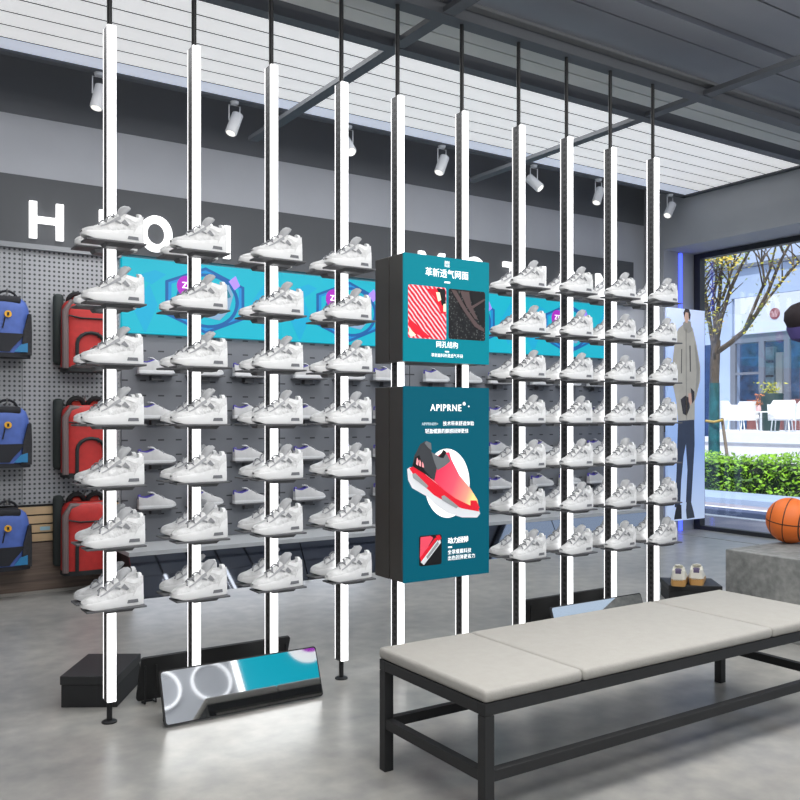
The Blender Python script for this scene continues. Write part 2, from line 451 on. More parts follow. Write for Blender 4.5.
# ------------------------------------------------------------------ sneakers
def interp(s, tab, col):
    xs = [r[0] for r in tab]; ys = [r[col] for r in tab]
    # monotone-ish smooth: average of linear interpolation over a small window
    return float(np.mean([np.interp(min(1, max(0, s + q)), xs, ys) for q in (-.02, -.01, 0, .01, .02)]))
def sneaker_meshes(L, tab_w, tab_u, solez, prefix, mats, tongue=None, heel=None, laces=(), opening=True):
    """toe at -x, heel at +x; tab_w (s, halfwidth); tab_u (s, rim z, mid z, rim halfwidth)"""
    W = lambda s: float(np.interp(s, [r[0] for r in tab_w], [r[1] for r in tab_w]))
    X = lambda s: (s - .5) * L
    st = [0, .01, .03, .06, .1, .14, .19, .25, .31, .37, .43, .49, .54, .58, .62, .66, .7, .75, .8, .85, .9, .94, .97, .99, 1.0]
    parts = {}
    zt = lambda s: float(np.interp(s, [0, .1, .5, .7, 1], solez))
    zb = lambda s: max(0.0, 0.014 * (1 - s / .16)) if s < .16 else 0.0
    b = MB(); rings = []
    for s in st:
        w_ = W(s); z0 = zb(s); z1 = max(zt(s), z0 + .012)
        rings.append([(X(s), -w_ * .94, z0), (X(s), -w_ * 1.03, z0 + (z1 - z0) * .35), (X(s), -w_ * 1.0, z1), (X(s), w_ * 1.0, z1), (X(s), w_ * 1.03, z0 + (z1 - z0) * .35), (X(s), w_ * .94, z0)])
    b.loft(rings); parts['sole'] = b.mesh(prefix + '_sole', mats['sole'], True, 50)
    def U(s, v, side=1, off=0.0):
        zr = interp(s, tab_u, 1); wr = interp(s, tab_u, 3); wb_ = W(s) * .97; zl = max(zt(s), zb(s) + .012) - .003
        k = v ** 2.0
        return (X(s), side * ((wb_ + off) * (1 - k) + (wr + off) * k + off * .3), zl + (zr - zl) * v)
    b = MB(); rings = []
    for s in st:
        zr = interp(s, tab_u, 1); zm = interp(s, tab_u, 2); wr = interp(s, tab_u, 3)
        left = [U(s, v, -1) for v in (0, .25, .5, .72, .88, 1)]
        right = [U(s, v, 1) for v in (1, .88, .72, .5, .25, 0)]
        mid = [(X(s), -wr * .72, zr + (zm - zr) * .55 + .001), (X(s), -wr * .35, zr + (zm - zr) * .9), (X(s), 0, zm), (X(s), wr * .35, zr + (zm - zr) * .9), (X(s), wr * .72, zr + (zm - zr) * .55 + .001)]
        rings.append(left + mid + right)
    b.loft(rings, caps=False, closed=False)
    # close the heel with a flat back
    b.face(rings[-1])
    parts['upper'] = b.mesh(prefix + '_upper', mats['upper'], True, 50)
    def patch(poly, off=.002, n=4, sides=(-1, 1)):
        """poly: 4 corners in (s, v), drawn on both sides"""
        bb = MB()
        for side in sides:
            g = []
            for i in range(n + 1):
                row = []
                for j in range(n + 1):
                    a, c = i / n, j / n
                    s = (poly[0][0] * (1 - a) + poly[1][0] * a) * (1 - c) + (poly[3][0] * (1 - a) + poly[2][0] * a) * c
                    v = (poly[0][1] * (1 - a) + poly[1][1] * a) * (1 - c) + (poly[3][1] * (1 - a) + poly[2][1] * a) * c
                    row.append(bb.bm.verts.new(U(s, v, side, off)))
                g.append(row)
            for i in range(n):
                for j in range(n): bb.bm.faces.new((g[i][j], g[i + 1][j], g[i + 1][j + 1], g[i][j + 1]))
        return bb
    parts['_patch'] = patch; parts['_U'] = U; parts['_X'] = X; parts['_W'] = W
    if tongue:
        s0, z0, s1, z1, hw = tongue
        b = MB(); rings = []
        for k in range(10):
            a = k / 9; sc_ = X(s0 + (s1 - s0) * min(a, .9)); z = z0 + (z1 - z0) * a
            w_ = hw * (0.85 + .25 * math.sin(a * PI * .85)); th = .010 + .036 * a ** 1.2
            cap = 1.0 if a < .75 else math.sqrt(max(0.0, 1 - ((a - .75) / .262) ** 2))
            cx_ = sc_ + .008 + th / 2; rx_ = max(.002, (.005 + th / 2) * cap); ry_ = max(.003, w_ * (.35 + .65 * cap))
            rings.append([(cx_ + rx_ * math.cos(t_), ry_ * math.sin(t_), z - .004 * abs(math.sin(t_)) * a) for t_ in [2 * PI * q / 14 for q in range(14)]])
        b.loft(rings); parts['tongue'] = b.mesh(prefix + '_tongue', mats['tongue'], True, 70)
    if laces:
        b = MB()
        for i, s in enumerate(laces):
            zm = interp(s, tab_u, 2); zr = interp(s, tab_u, 1); wr = interp(s, tab_u, 3)
            sg = .012 * (1 if i % 2 else -1)
            b.tube([(X(s) + sg, -wr * 1.02, zr + .002), (X(s) + sg * .4, -wr * .45, zm + .003), (X(s), 0, zm + .006), (X(s) - sg * .4, wr * .45, zm + .003), (X(s) - sg, wr * 1.02, zr + .002)], .0032, 6)
        parts['laces'] = b.mesh(prefix + '_laces', mats['laces'], True)
    if heel:
        s0, z0, z1, hw = heel
        b = MB(); rings = []
        for z, sx, w_ in ((z0, 0.0, hw), ((z0 + z1) / 2, .002, hw), (z1 - .006, .0, hw * .95), (z1, -.004, hw * .6)):
            xx = X(s0) + sx
            rings.append([(xx - .012, -w_, z), (xx + .004, -w_ * .8, z), (xx + .004, w_ * .8, z), (xx - .012, w_, z)])
        b.loft(rings); parts['heel_tab'] = b.mesh(prefix + '_heel_tab', mats['heel'], True, 60)
    return parts

UP = M('sneaker_leather', (206, 207, 208), 0.5, noise=0.16, nscale=34, bump=0.6, bscale=55)
OVL = M('sneaker_overlay', (226, 227, 228), 0.4, noise=.06, nscale=40)
SOLE = M('sneaker_sole', (224, 225, 226), 0.45)
TON = M('sneaker_tongue', (164, 166, 169), 0.65, noise=.08, nscale=40)
LACE = M('sneaker_lace', (140, 142, 146), 0.7)
WING = M('sneaker_wing', (128, 130, 134), 0.55)
AIR = M('sneaker_window', (112, 114, 119), 0.3)
tw = [(0, .011), (.015, .021), (.05, .030), (.12, .037), (.22, .0415), (.35, .0415), (.5, .0375), (.65, .035), (.8, .0365), (.92, .035), (.98, .030), (1, .025)]
tu = [(0, .030, .030, .006), (.03, .040, .042, .014), (.1, .045, .049, .022), (.2, .050, .057, .025), (.3, .059, .070, .025), (.4, .074, .089, .023), (.5, .095, .109, .022),
      (.58, .108, .121, .023), (.64, .117, .118, .026), (.7, .120, .104, .028), (.78, .115, .098, .029), (.86, .112, .096, .027), (.92, .113, .098, .025), (.97, .118, .104, .022), (1, .120, .119, .018)]
SL = 0.258
sp = sneaker_meshes(SL, tw, tu, [.026, .026, .029, .036, .042], 'sneaker', dict(sole=SOLE, upper=UP, tongue=TON, laces=LACE, heel=OVL),
                    tongue=(.50, .085, .63, .160, .026), heel=(.975, .085, .131, .013), laces=(.29, .35, .41, .47, .53))
def patch_mesh(polys, name, mat, off, side):
    bm = bmesh.new()
    for p in polys:
        q = sp['_patch'](p, off, 4, (side,)); me = bpy.data.meshes.new('tmp'); q.bm.to_mesh(me); q.bm.free(); bm.from_mesh(me); bpy.data.meshes.remove(me)
    m = MB(); m.bm.free(); m.bm = bm
    return m.mesh(name, mat, True, 60)
for side, sn in ((-1, 'wing'), (1, 'wing_2')):
    sp[sn] = patch_mesh([[(.605, .62), (.70, .40), (.735, .47), (.66, .74)], [(.50, .78), (.585, .55), (.60, .60), (.52, .86)]], 'sneaker_wing', WING, .0022, side)
EYE = M('sneaker_eyestay', (150, 152, 156), 0.55, noise=.08, nscale=60)
for side, sn in ((-1, 'eyestay'), (1, 'eyestay_2')):
    sp[sn] = patch_mesh([[(.27, .86), (.60, .78), (.60, .99), (.27, .99)]], 'sneaker_eyestay', EYE, .0018, side)
for side, sn in ((-1, 'overlay'), (1, 'overlay_2')):
    sp[sn] = patch_mesh([[(.04, .04), (.26, .04), (.36, .34), (.06, .40)], [(.26, .04), (.52, .04), (.46, .22), (.36, .34)], [(.52, .04), (.80, .04), (.80, .24), (.46, .22)],
                         [(.80, .04), (.99, .04), (.99, .62), (.88, .50)], [(.66, .84), (.84, .70), (.90, .92), (.70, .98)]], 'sneaker_overlay', OVL, .0016, side)
for side, sn in ((-1, 'air_window'), (1, 'air_window_2')):
    bb = MB()
    pts = [(sp['_X'](s), side * (sp['_W'](s) * 1.032 + .0008), .013) for s in (.70, .75, .80, .85, .89)]
    top = [(p[0] + (.004 if i == 0 else -.002 if i == 4 else 0), p[1], .027) for i, p in enumerate(pts)]
    V0 = [bb.bm.verts.new(p) for p in pts]; V1 = [bb.bm.verts.new(p) for p in top]
    for i in range(4): bb.bm.faces.new((V0[i], V0[i + 1], V1[i + 1], V1[i]))
    sp[sn] = bb.mesh('sneaker_air_window', AIR)
def assemble(root, parts, names):
    for nm in names:
        o = bpy.data.objects.new(nm.replace('_2', ''), parts[nm]); COL.objects.link(o); o.parent = root
SNK = thing('sneaker', 'x', 'shoe')
assemble(SNK, sp, ['sole', 'upper', 'overlay', 'tongue', 'laces', 'heel_tab', 'eyestay', 'eyestay_2', 'wing', 'wing_2', 'overlay_2', 'air_window', 'air_window_2'])

# low trainer for the wall
LUP = M('trainer_canvas', (186, 186, 187), 0.6, noise=.05, nscale=30)
LSO = M('trainer_sole', (216, 217, 219), 0.5)
LLI = M('trainer_lining', (74, 66, 150), 0.6)
tu2 = [(0, .026, .026, .008), (.03, .040, .043, .016), (.1, .052, .057, .024), (.25, .062, .072, .026), (.4, .082, .094, .025), (.52, .104, .112, .025), (.6, .112, .108, .027), (.68, .100, .075, .029),
       (.8, .088, .06, .030), (.9, .092, .062, .028), (1, .100, .1, .018)]
lp = sneaker_meshes(.30, tw, tu2, [.024, .024, .025, .026, .028], 'trainer', dict(sole=LSO, upper=LUP, tongue=LUP, laces=LACE, heel=LLI),
                    tongue=(.50, .108, .60, .132, .020), heel=(.985, .070, .112, .017), laces=(.32, .39, .46))
b = MB(); rings = []
for s in (.60, .66, .72, .8, .88, .94, .985):
    zr = interp(s, tu2, 1); wr = interp(s, tu2, 3); X_ = lp['_X'](s)
    rings.append([(X_, -wr * 1.06, zr - .004), (X_, -wr * 1.0, zr + .006), (X_, -wr * .6, zr - .004), (X_, 0, zr - .012), (X_, wr * .6, zr - .004), (X_, wr * 1.0, zr + .006), (X_, wr * 1.06, zr - .004)])
b.loft(rings, caps=False, closed=False); lp['lining'] = b.mesh('trainer_lining', LLI, True)

# ------------------------------------------------------------------ light poles
YP = 3.795
PX = [v + .004 for v in (1.009, 1.383, 1.763, 2.145, 2.480, 2.900, 3.308, 3.684, 4.055, 4.445)]
PZ0, PZ1 = 0.095, 2.967
SHZ = [2.035 - .254 * k for k in range(7)]
n = NT('perforated_channel', 0.45); x, y, z = n.obj()
fz = n.math('FRACT', n.math('DIVIDE', z, 0.032))
sl = n.math('MULTIPLY', n.math('LESS_THAN', n.math('ABSOLUTE', n.math('SUBTRACT', fz, .5)), .28), n.math('LESS_THAN', n.math('ABSOLUTE', y), .009))
CHAN = n.base(n.mix(sl, srgb(60, 60, 62), srgb(14, 14, 15)))
SHELF = M('shelf_steel', (84, 85, 88), 0.5)
for i, px in enumerate(PX):
    lab = 'tall white-lit light pole, %s from the left, %s' % (ORD[i], 'carrying the teal sign boxes' if i in (4, 5) else 'with sneaker shelves')
    t = thing('light_pole', lab, 'light pole', (px, YP, 0), 0, 'row of light poles')
    MB().box(-.0165, .0165, -.024, .030, PZ0 - .004, PZ1).build('channel', CHAN, t)
    MB().box(-.018, .019, -.037, -.0242, PZ0, PZ1, bevel=.002).build('front_diffuser', WHITE_LIT, t)
    MB().box(-.018, .019, .0302, .034, PZ0, PZ1, bevel=.001).build('back_diffuser', WHITE_LIT, t)
    MB().tube([(0, 0, PZ1 - .01), (0, 0, 3.449)], .0115, 12).build('rod', BLACK, t, True)
    MB().tube([(0, 0, .012), (0, 0, PZ0)], .012, 12).lathe([(.032, 0), (.032, .006), (.022, .011)], seg=20).build('foot', BLACK, t, True)
    if i in (4, 5): continue
    for z in SHZ:
        for sgn in (-1, 1):
            y0, y1 = (-.140, -.0385) if sgn < 0 else (.0345, .138)
            s_ = MB().box(-.128, .118, y0, y1, z - .008, z, bevel=.002).build('shelf', SHELF, t)
            b = MB()
            b.loft([[(-.05, y0 + .02, z - .0085), (.075, y0 + .02, z - .0085), (.075, y1 - .008, z - .0085), (-.05, y1 - .008, z - .0085)],
                    [(-.04, y0 + .03, z - .022), (.065, y0 + .03, z - .022), (.065, y1 - .008, z - .022), (-.04, y1 - .008, z - .022)]])
            b.build('bracket', SHELF, s_)
first = True
for i, px in enumerate(PX):
    if i in (4, 5): continue
    for r, z in enumerate(SHZ):
        row = {0: 'top', 6: 'bottom'}.get(r)
        rowt = ('%s shelf' % row) if row else ('%s shelf from top' % ORD[r])
        for sgn, w_ in ((-1, 'near'), (1, 'far')):
            lab = '%s silver-white sneaker, %s, %s light pole from left' % (w_, rowt, ORD[i])
            jx = random.uniform(-.004, .004); jr = -sgn * .12 + random.uniform(-.015, .015)
            loc = (px + (-.012 if sgn < 0 else .008) + jx, YP + sgn * .0895 , z + .0003)
            if first:
                o = SNK; o.location = loc; o.rotation_euler = (0, 0, jr); o['label'] = lab; o['group'] = 'sneakers on the light poles'; first = False
            else:
                o = dup(SNK, loc, jr, lab, 'sneakers on the light poles')

# wall trainers and their little shelves
TRN = None
XS = [v - .03 for v in (2.072, 2.474, 2.866, 3.427, 3.838, 4.241, 4.80, 5.20, 5.60, 6.165, 6.568, 6.985)]
TZ = [1.648, 1.296, .943, .587]
SHF = None
for c, x0 in enumerate(XS):
    for r, z in enumerate(TZ):
        rowt = ['top', 'second', 'third', 'bottom'][r]
        lab = 'small dark wall shelf, %s row, %s column, under a white trainer' % (rowt, ORD[c])
        loc = (x0 + .15, YW, z)
        if SHF is None:
            SHF = thing('wall_shelf', lab, 'shelf', loc, 0, 'trainer shelves on the wall')
            MB().box(-.15, .15, -.13, 0, -.012, 0, bevel=.002).build('plate', SHELF, SHF)
            MB().box(-.04, .04, -.06, 0, -.05, -.0125).build('bracket', SHELF, SHF)
        else: dup(SHF, loc, 0, lab)
        lab = 'white low trainer with purple collar on wall shelf, %s row, %s column' % (rowt, ORD[c])
        loc = (x0 + .15, YW - .075, z + .0003)
        if TRN is None:
            TRN = thing('trainer', lab, 'shoe', loc, PI, 'trainers on the wall')
            assemble(TRN, lp, ['sole', 'upper', 'tongue', 'laces', 'heel_tab', 'lining'])
        else: dup(TRN, loc, PI + random.uniform(-.03, .03), lab)

# ------------------------------------------------------------------ teal sign boxes on poles five and six
TEAL1 = M('teal_screen_upper', (0, 70, 80), 0.6, emit=.62, ecol=(0, 158, 178), spec=.15)
TEAL2 = M('teal_screen_lower', (0, 46, 56), 0.6, emit=.62, ecol=(0, 106, 130), spec=.15)
BOXD = M('sign_casing', (72, 70, 68), 0.4, 0.3, noise=.05, nscale=8)
PW = M('sign_white', (255, 255, 255), 0.4, emit=.75)
SX0, SX1, SYF, SYB = 2.4316, 2.981, 3.655, 3.933
def sign(name, label, z0, z1, face, yl, yr):
    """yl, yr: picture rows of the face's top and bottom at its two ends, used to place the print on the face"""
    t = thing(name, label, 'sign', (SX0, SYF, z0))
    W_, H_ = SX1 - SX0, z1 - z0
    ym = (SYB - SYF) / 2
    MB().box(0, W_, .012, ym - .004, 0, H_, bevel=.004).build('front_casing', BOXD, t)
    MB().box(0, W_, ym + .004, SYB - SYF, 0, H_, bevel=.004).build('back_casing', BOXD, t)
    MB().box(.01, W_ - .01, ym - .0045, ym + .0045, .006, H_ - .006).build('seam', M('seam_grey', (120, 118, 114), .5), t)
    MB().box(0, W_, 0, .0115, 0, H_).build('screen', face, t)
    dl, dr = 4.389, 4.389 + .55 * W_
    def uv(px, py):
        q = (px - 404) / 85.0                      # picture fraction across; undo the perspective
        u = q * dl / (dr + q * (dl - dr)) if False else q / (q + (1 - q) * dr / dl) * 1.0
        yt = yl[0] + (yr[0] - yl[0]) * q; yb = yl[1] + (yr[1] - yl[1]) * q
        return (u * W_, (1 - (py - yt) / (yb - yt)) * H_)
    return t, uv
S1, uv1 = sign('sign_box', 'upper small teal sign box with two fabric close-ups, on light poles', 1.587, 2.135, TEAL1, (252, 361), (262, 364))
def lt(t, uv, s, size, px, py, al='CENTER', wt=.0008, mat=None, sx=1.0, nm='lettering'):
    u, v = uv(px, py); return text(nm, s, size, u, v, mat or PW, t, -.0015, al, wt, sx)
lt(S1, uv1, '超轻\n科技', .017, 447, 264, wt=0)
lt(S1, uv1, '革新透气网面', .047, 447, 274, wt=.0002)
flat('dash', [uv1(444.5, 281), uv1(450, 281.5), uv1(450, 283), uv1(444.5, 282.5)], 1, PW, S1)
lt(S1, uv1, '网孔结构', .036, 447, 345, wt=.0002)
flat('dash', [uv1(445, 350.6), uv1(449, 350.8), uv1(449, 352), uv1(445, 351.8)], 1, PW, S1)
lt(S1, uv1, '革新面料织造透气不闷', .0205, 447, 355.6, wt=.0)
n = NT('print_red_mesh', 0.4); x, y, z = n.obj()
mp = n.node('ShaderNodeMapping'); n.link(n.tc.outputs['Object'], mp.inputs[0]); mp.inputs['Rotation'].default_value = (0, .75, 0)
wv = n.node('ShaderNodeTexWave'); wv.inputs['Scale'].default_value = 15; wv.inputs['Distortion'].default_value = 2.0; wv.inputs['Detail'].default_value = 2
n.link(mp.outputs[0], wv.inputs['Vector'])
REDM = n.base(n.ramp(wv.outputs['Fac'], [(.2, srgb(196, 16, 40)), (.55, srgb(238, 84, 104)), (.9, srgb(252, 196, 200))]), .35)
n = NT('print_black_mesh', 0.4); n.obj()
vo = n.node('ShaderNodeTexVoronoi'); vo.inputs['Scale'].default_value = 75; n.link(n.tc.outputs['Object'], vo.inputs['Vector'])
BLKM = n.base(n.ramp(vo.outputs['Distance'], [(.0, srgb(110, 112, 108)), (.3, srgb(34, 34, 36)), (.6, srgb(10, 10, 12))]), .25)
PBLK = M('print_black', (14, 13, 15), .4); PRED = M('print_red', (214, 22, 44), .4, emit=.3); PPINK = M('print_pink', (246, 160, 165), .4, emit=.3)
PBRN = M('print_brown', (84, 68, 68), .4, emit=.1); PCRM = M('print_cream', (246, 226, 190), .4, emit=.4)
def rrpx(uv, x0, x1, y0, y1, r=2.6):
    return [uv(*p) for p in rrect(x0, x1, y0, y1, r, 4)]
def rrq(uv, x0, x1, yl, yr, rx=.012):
    a = uv(x0, yl[1]); b_ = uv(x1, yr[0])
    return rrect(a[0], b_[0], a[1], uv(x0, yl[0])[1], rx)
p = rrq(uv1, 408, 446, (284, 337.5), (287, 338)); t1 = MB().prism(p, -.0012, -.0002).build('red_picture', REDM, S1)
u0 = min(q[0] for q in p); u1 = max(q[0] for q in p); v0 = min(q[1] for q in p); v1 = max(q[1] for q in p)
def sub(poly, mat, parent, nm, lay): flat(nm, [(u0 + a * (u1 - u0), v0 + c * (v1 - v0)) for a, c in poly], lay, mat, parent)
sub([(.01, .38), (.3, .2), (.58, .03), (.45, .01), (.2, .08), (.01, .22)], PRED, t1, 'red_band', 3)
sub([(.02, .18), (.2, .06), (.1, .02), (.02, .06)], PCRM, t1, 'cream_edge', 4)
sub([(.5, .95), (.95, .97), (.99, .5), (.86, .5), (.7, .78)], PRED, t1, 'red_edge', 3)
sub([(.74, .98), (.97, .97), (.99, .62), (.88, .66), (.82, .85)], PBLK, t1, 'shadow', 4)
sub([(.72, .9), (.82, .9), (.86, .76), (.78, .72)], PCRM, t1, 'eyelet', 5)
sub([(.92, .68), (.99, .70), (.99, .54), (.92, .54)], PCRM, t1, 'eyelet', 5)
p = rrq(uv1, 448.5, 485, (288, 338.5), (290, 339)); t1 = MB().prism(p, -.0012, -.0002).build('black_picture', BLKM, S1)
u0 = min(q[0] for q in p); u1 = max(q[0] for q in p); v0 = min(q[1] for q in p); v1 = max(q[1] for q in p)
sub([(.55, .98), (.97, .97), (.98, .5), (.97, .2), (.75, .55)], PBLK, t1, 'shadow', 3)
sub([(.06, .98), (.2, .97), (.5, .6), (.78, .34), (.97, .25), (.97, .18), (.7, .28), (.4, .58)], PBRN, t1, 'strap', 4)
sub([(.3, .97), (.55, .97), (.6, .72), (.8, .42), (.7, .44), (.46, .7)], PBRN, t1, 'strap', 4)
sub([(.6, .68), (.97, .86), (.97, .82), (.62, .62)], PBRN, t1, 'strap', 5)

S2, uv2 = sign('sign_box', 'lower tall teal sign box with a red running shoe picture', .467, 1.461, TEAL2, (386, 583.5), (388, 572))
lt(S2, uv2, 'APIPRNE', .049, 446, 408, wt=.0006, sx=.95)
lt(S2, uv2, '®', .026, 464, 404, wt=.0002)
lt(S2, uv2, '+', .022, 468.5, 406.5, wt=.0005)
PWD = M('sign_white_dim', (190, 215, 222), .4, emit=.4)
lt(S2, uv2, 'APIPRNE®+ ', .0215, 430.5, 424, mat=PWD, wt=0, sx=.95)
lt(S2, uv2, '技术带来舒适体验', .0255, 458.5, 423.6, wt=0)
lt(S2, uv2, '轻盈缓震的脚感回弹更佳', .0255, 447, 431.2, wt=0)
cc = [uv2(*p) for p in circ(447, 483, 22.5, 40, 34.5)]
flat('white_disc', cc, 1, M('print_disc', (252, 252, 250), .4, emit=.45), S2)
sh = bpy.data.objects.new('shoe_picture', None)
def px2(nm, pts, lay, mat): return flat(nm, [uv2(*p) for p in pts], lay, mat, S2)
n = NT('print_red_fade', .4); x, y, z = n.obj()
f = n.math('SUBTRACT', n.math('MULTIPLY', x, 2.2), n.math('MULTIPLY', z, 1.0))
REDF = n.base(n.ramp(n.math('ADD', f, .42), [(.12, srgb(90, 60, 68)), (.34, srgb(224, 52, 84)), (.62, srgb(240, 84, 104)), (.86, srgb(250, 150, 130)), (.97, srgb(250, 215, 140))]), .35)
PDG = M('print_charcoal', (58, 60, 64), .4, emit=.15); PMG = M('print_mid_grey', (104, 108, 112), .4, emit=.2)
PGS = M('print_sole_grey', (206, 208, 212), .4, emit=.35)
# outsole and midsole, upper, collar (heel up at the left, toe down at the right)
px2('picture_outsole', [(407, 469), (410, 467), (418, 470), (440, 489), (462, 501), (478, 507), (480, 513), (477, 517), (462, 517), (448, 513), (436, 505), (428, 497), (412, 488), (408, 480)], 2, PGS)
px2('picture_midsole', [(409, 468), (413, 466.5), (420, 470), (431, 479), (447, 492), (462, 500), (478, 507), (479, 511), (462, 508), (448, 503), (434, 495), (424, 486), (414, 476)], 3, PRED)
px2('picture_upper', [(424, 470), (432, 460), (441, 453), (449, 452), (451, 459), (459, 475), (470, 488), (477, 499), (478.5, 507), (470, 505), (455, 498), (444, 490), (434, 481)], 4, REDF)
px2('picture_heel', [(412, 466), (414, 456), (420, 444), (425, 441), (430, 443), (431, 452), (438, 459), (436, 470), (434, 480), (426, 474), (418, 468)], 5, PDG)
px2('picture_heel_dark', [(412, 466), (415, 457), (419, 455), (424, 470), (434, 481), (425, 474)], 6, PBLK)
px2('picture_collar', [(431, 452), (440, 457), (443, 451), (447, 455), (450, 461), (444, 466), (437, 470), (434, 462)], 6, PMG)
px2('picture_collar_dark', [(438, 457), (443, 449.5), (446, 452), (443, 458)], 7, PBLK)
px2('picture_pull', [(424, 443), (426, 441), (430.5, 443), (431, 450), (428, 448)], 7, PMG)
for k in range(3):
    a0 = 415.5 + k * 3.0
    px2('picture_stripe', [(a0, 464.5 - (2 - k) * .2 + k * 1.2), (a0 + 1.9, 465.6 + k * 1.0), (a0 + 2.6 - k * .6, 461.0 + k * 1.5), (a0 + 1.0 - k * .4, 457.5 + k * 1.9)], 8, PPINK)
for (x_, y_, x2, y2) in ((412, 474, 426, 488), (441, 496, 456, 508)):
    px2('picture_window', [(x_, y_), (x_ + 3, y_ - 1), (x2 + 2, y2 - 2), (x2, y2), (x_ + 1, y_ + 4)], 5, M('print_window_grey', (146, 150, 152), .4, emit=.2))
px2('picture_toe', [(470, 500), (476, 500), (479, 507), (477, 510), (470, 508)], 6, PRED)
p = rrq(uv2, 419, 441.5, (536, 566.5), (535, 563)); t1 = MB().prism(p, -.0012, -.0002).build('detail_picture', PBLK, S2)
u0 = min(q[0] for q in p); u1 = max(q[0] for q in p); v0 = min(q[1] for q in p); v1 = max(q[1] for q in p)
sub([(.06, .96), (.5, .97), (.62, .9), (.1, .25), (.03, .3)], REDF if False else M('print_rose', (226, 74, 96), .4, emit=.3), t1, 'upper', 3)
sub([(.03, .28), (.1, .12), (.85, .9), (.7, .9)], PRED, t1, 'midsole', 4)
sub([(.06, .14), (.2, .04), (.96, .72), (.9, .9)], PGS, t1, 'sole', 5)
sub([(.3, .3), (.36, .22), (.86, .68), (.82, .78)], M('print_window_grey', (146, 150, 152), .4), t1, 'sole_window', 6)
sub([(.72, .97), (.9, .98), (.98, .86), (.84, .78)], PRED, t1, 'tab', 6)
lt(S2, uv2, '动力回弹', .034, 447.5, 541, al='LEFT', wt=.0008)
flat('dash', [uv2(448, 546.2), uv2(452, 546), uv2(452, 547.4), uv2(448, 547.6)], 1, PW, S2)
lt(S2, uv2, '全掌缓震科技', .026, 447.5, 552.3, al='LEFT', wt=0)
lt(S2, uv2, '出色回弹更省力', .026, 447.5, 558.3, al='LEFT', wt=0)

# ------------------------------------------------------------------ floor mirrors, tent pairs under the poles
MIRC = M('clear_mirror', (225, 228, 230), 0.03, 1.0)
def floor_mirror(x0, x1, yb, lean, label):
    """lean +1 tilts its top toward +y with the glass facing -y; -1 the other way round"""
    wd = x1 - x0
    rz = 0 if lean > 0 else PI
    t = thing('floor_mirror', label, 'mirror', (x0 if lean > 0 else x1, yb, 0), rz)
    tilt = math.radians(20.5); R = Matrix.Translation((0, 0, .008)) @ Matrix.Rotation(-tilt, 4, 'X')
    b = MB(); b.prism(rrect(0, wd, 0, .228, .014), 0, .012); b.bm.transform(R); b.build('backing', BLACKP, t)
    b = MB(); b.prism(rrect(.006, wd - .006, .006, .222, .012), -.002, -.0003); b.bm.transform(R); b.build('glass', MIRC, t)
    for xx in (.045, wd - .045):
        top = R @ Vector((xx, .016, .19))
        b = MB()
        b.tube([(xx - .025, top.y - .002, top.z), (xx - .025, .075, .008), (xx - .025, .03, .005), (xx + .025, .03, .005), (xx + .025, .075, .008), (xx + .025, top.y - .002, top.z)], .0045, 8)
        b.build('leg', BLACK, t, True)
floor_mirror(1.185, 1.935, 3.585, 1, 'low tilted floor mirror facing the viewer, under the four left poles')
floor_mirror(1.185, 1.925, 4.00, -1, 'black-backed floor mirror facing away, behind the left front mirror')
floor_mirror(3.45, 4.20, 3.60, 1, 'low floor mirror facing the viewer, half hidden behind the bench')
floor_mirror(3.45, 4.20, 4.00, -1, 'black-backed floor mirror facing away, behind the bench')

# ------------------------------------------------------------------ bench
t = thing('bench', 'long bench with pale grey cushion on black square-tube frame', 'bench', (1.712, 2.118, 0))
BW, SQ = 0.62, .038
BX1 = 1.985
CUSH = M('bench_cushion', (154, 152, 147), 0.8, noise=.03, nscale=30, bump=.15, bscale=160)
for xx in (0, BX1 - SQ):
    for yy in (0, BW - SQ):
        MB().box(xx, xx + SQ, yy, yy + SQ, 0, .369, bevel=.002).build('leg', BLACKP, t)
b = MB()
for yy in (0, BW - SQ): b.box(0, BX1, yy, yy + SQ, .370, .41, bevel=.002)
for xx in (0, BX1 - SQ): b.box(xx, xx + SQ, SQ, BW - SQ, .370, .41, bevel=.002)
b.build('top_frame', BLACKP, t)
for yy in (0.003, BW - SQ + .003): MB().box(SQ, BX1 - SQ, yy, yy + .032, .158, .194, bevel=.002).build('stretcher', BLACKP, t)
for xx in (0.003, BX1 - SQ + .003): MB().box(xx, xx + .032, SQ, BW - SQ, .158, .194, bevel=.002).build('stretcher', BLACKP, t)
cuts = [-.004, .422, 1.487, 1.989]
for k in range(3):
    MB().box(cuts[k] + .0008, cuts[k + 1] - .0008, -.004, BW + .004, .4105, .452, bevel=.014, seg=3).build('cushion', CUSH, t, True)

# ------------------------------------------------------------------ boxes and plinth
FWD = math.atan2(.835, .55) - PI / 2
def lid_box(name, label, lat, dep, wd, dp, h, rz, cat='box', lid=True):
    X_ = lat * .835 + dep * .55; Y_ = -lat * .55 + dep * .835
    t = thing(name, label, cat, (X_, Y_, 0), FWD + rz)
    MB().box(-wd / 2, wd / 2, -dp / 2, dp / 2, 0, h * (.72 if lid else 1), bevel=.003).build('body', BLACKP, t)
    if lid: MB().box(-wd / 2 - .004, wd / 2 + .004, -dp / 2 - .004, dp / 2 + .004, h * .721, h, bevel=.003).build('lid', M('box_lid', (32, 33, 35), .5), t)
    return t
lid_box('shoe_box', 'black lidded box on the floor behind the leftmost light pole', -1.400, 4.10, .25, .37, .142, 0.02)
lid_box('shoe_box', 'small black lidded box under the off-white trainers by the poster', 2.085, 6.26, .36, .30, .125, -.10)
OUP = M('offwhite_leather', (222, 220, 210), .5, noise=.04, nscale=20); OSO = M('tan_gum_sole', (186, 142, 84), .5)
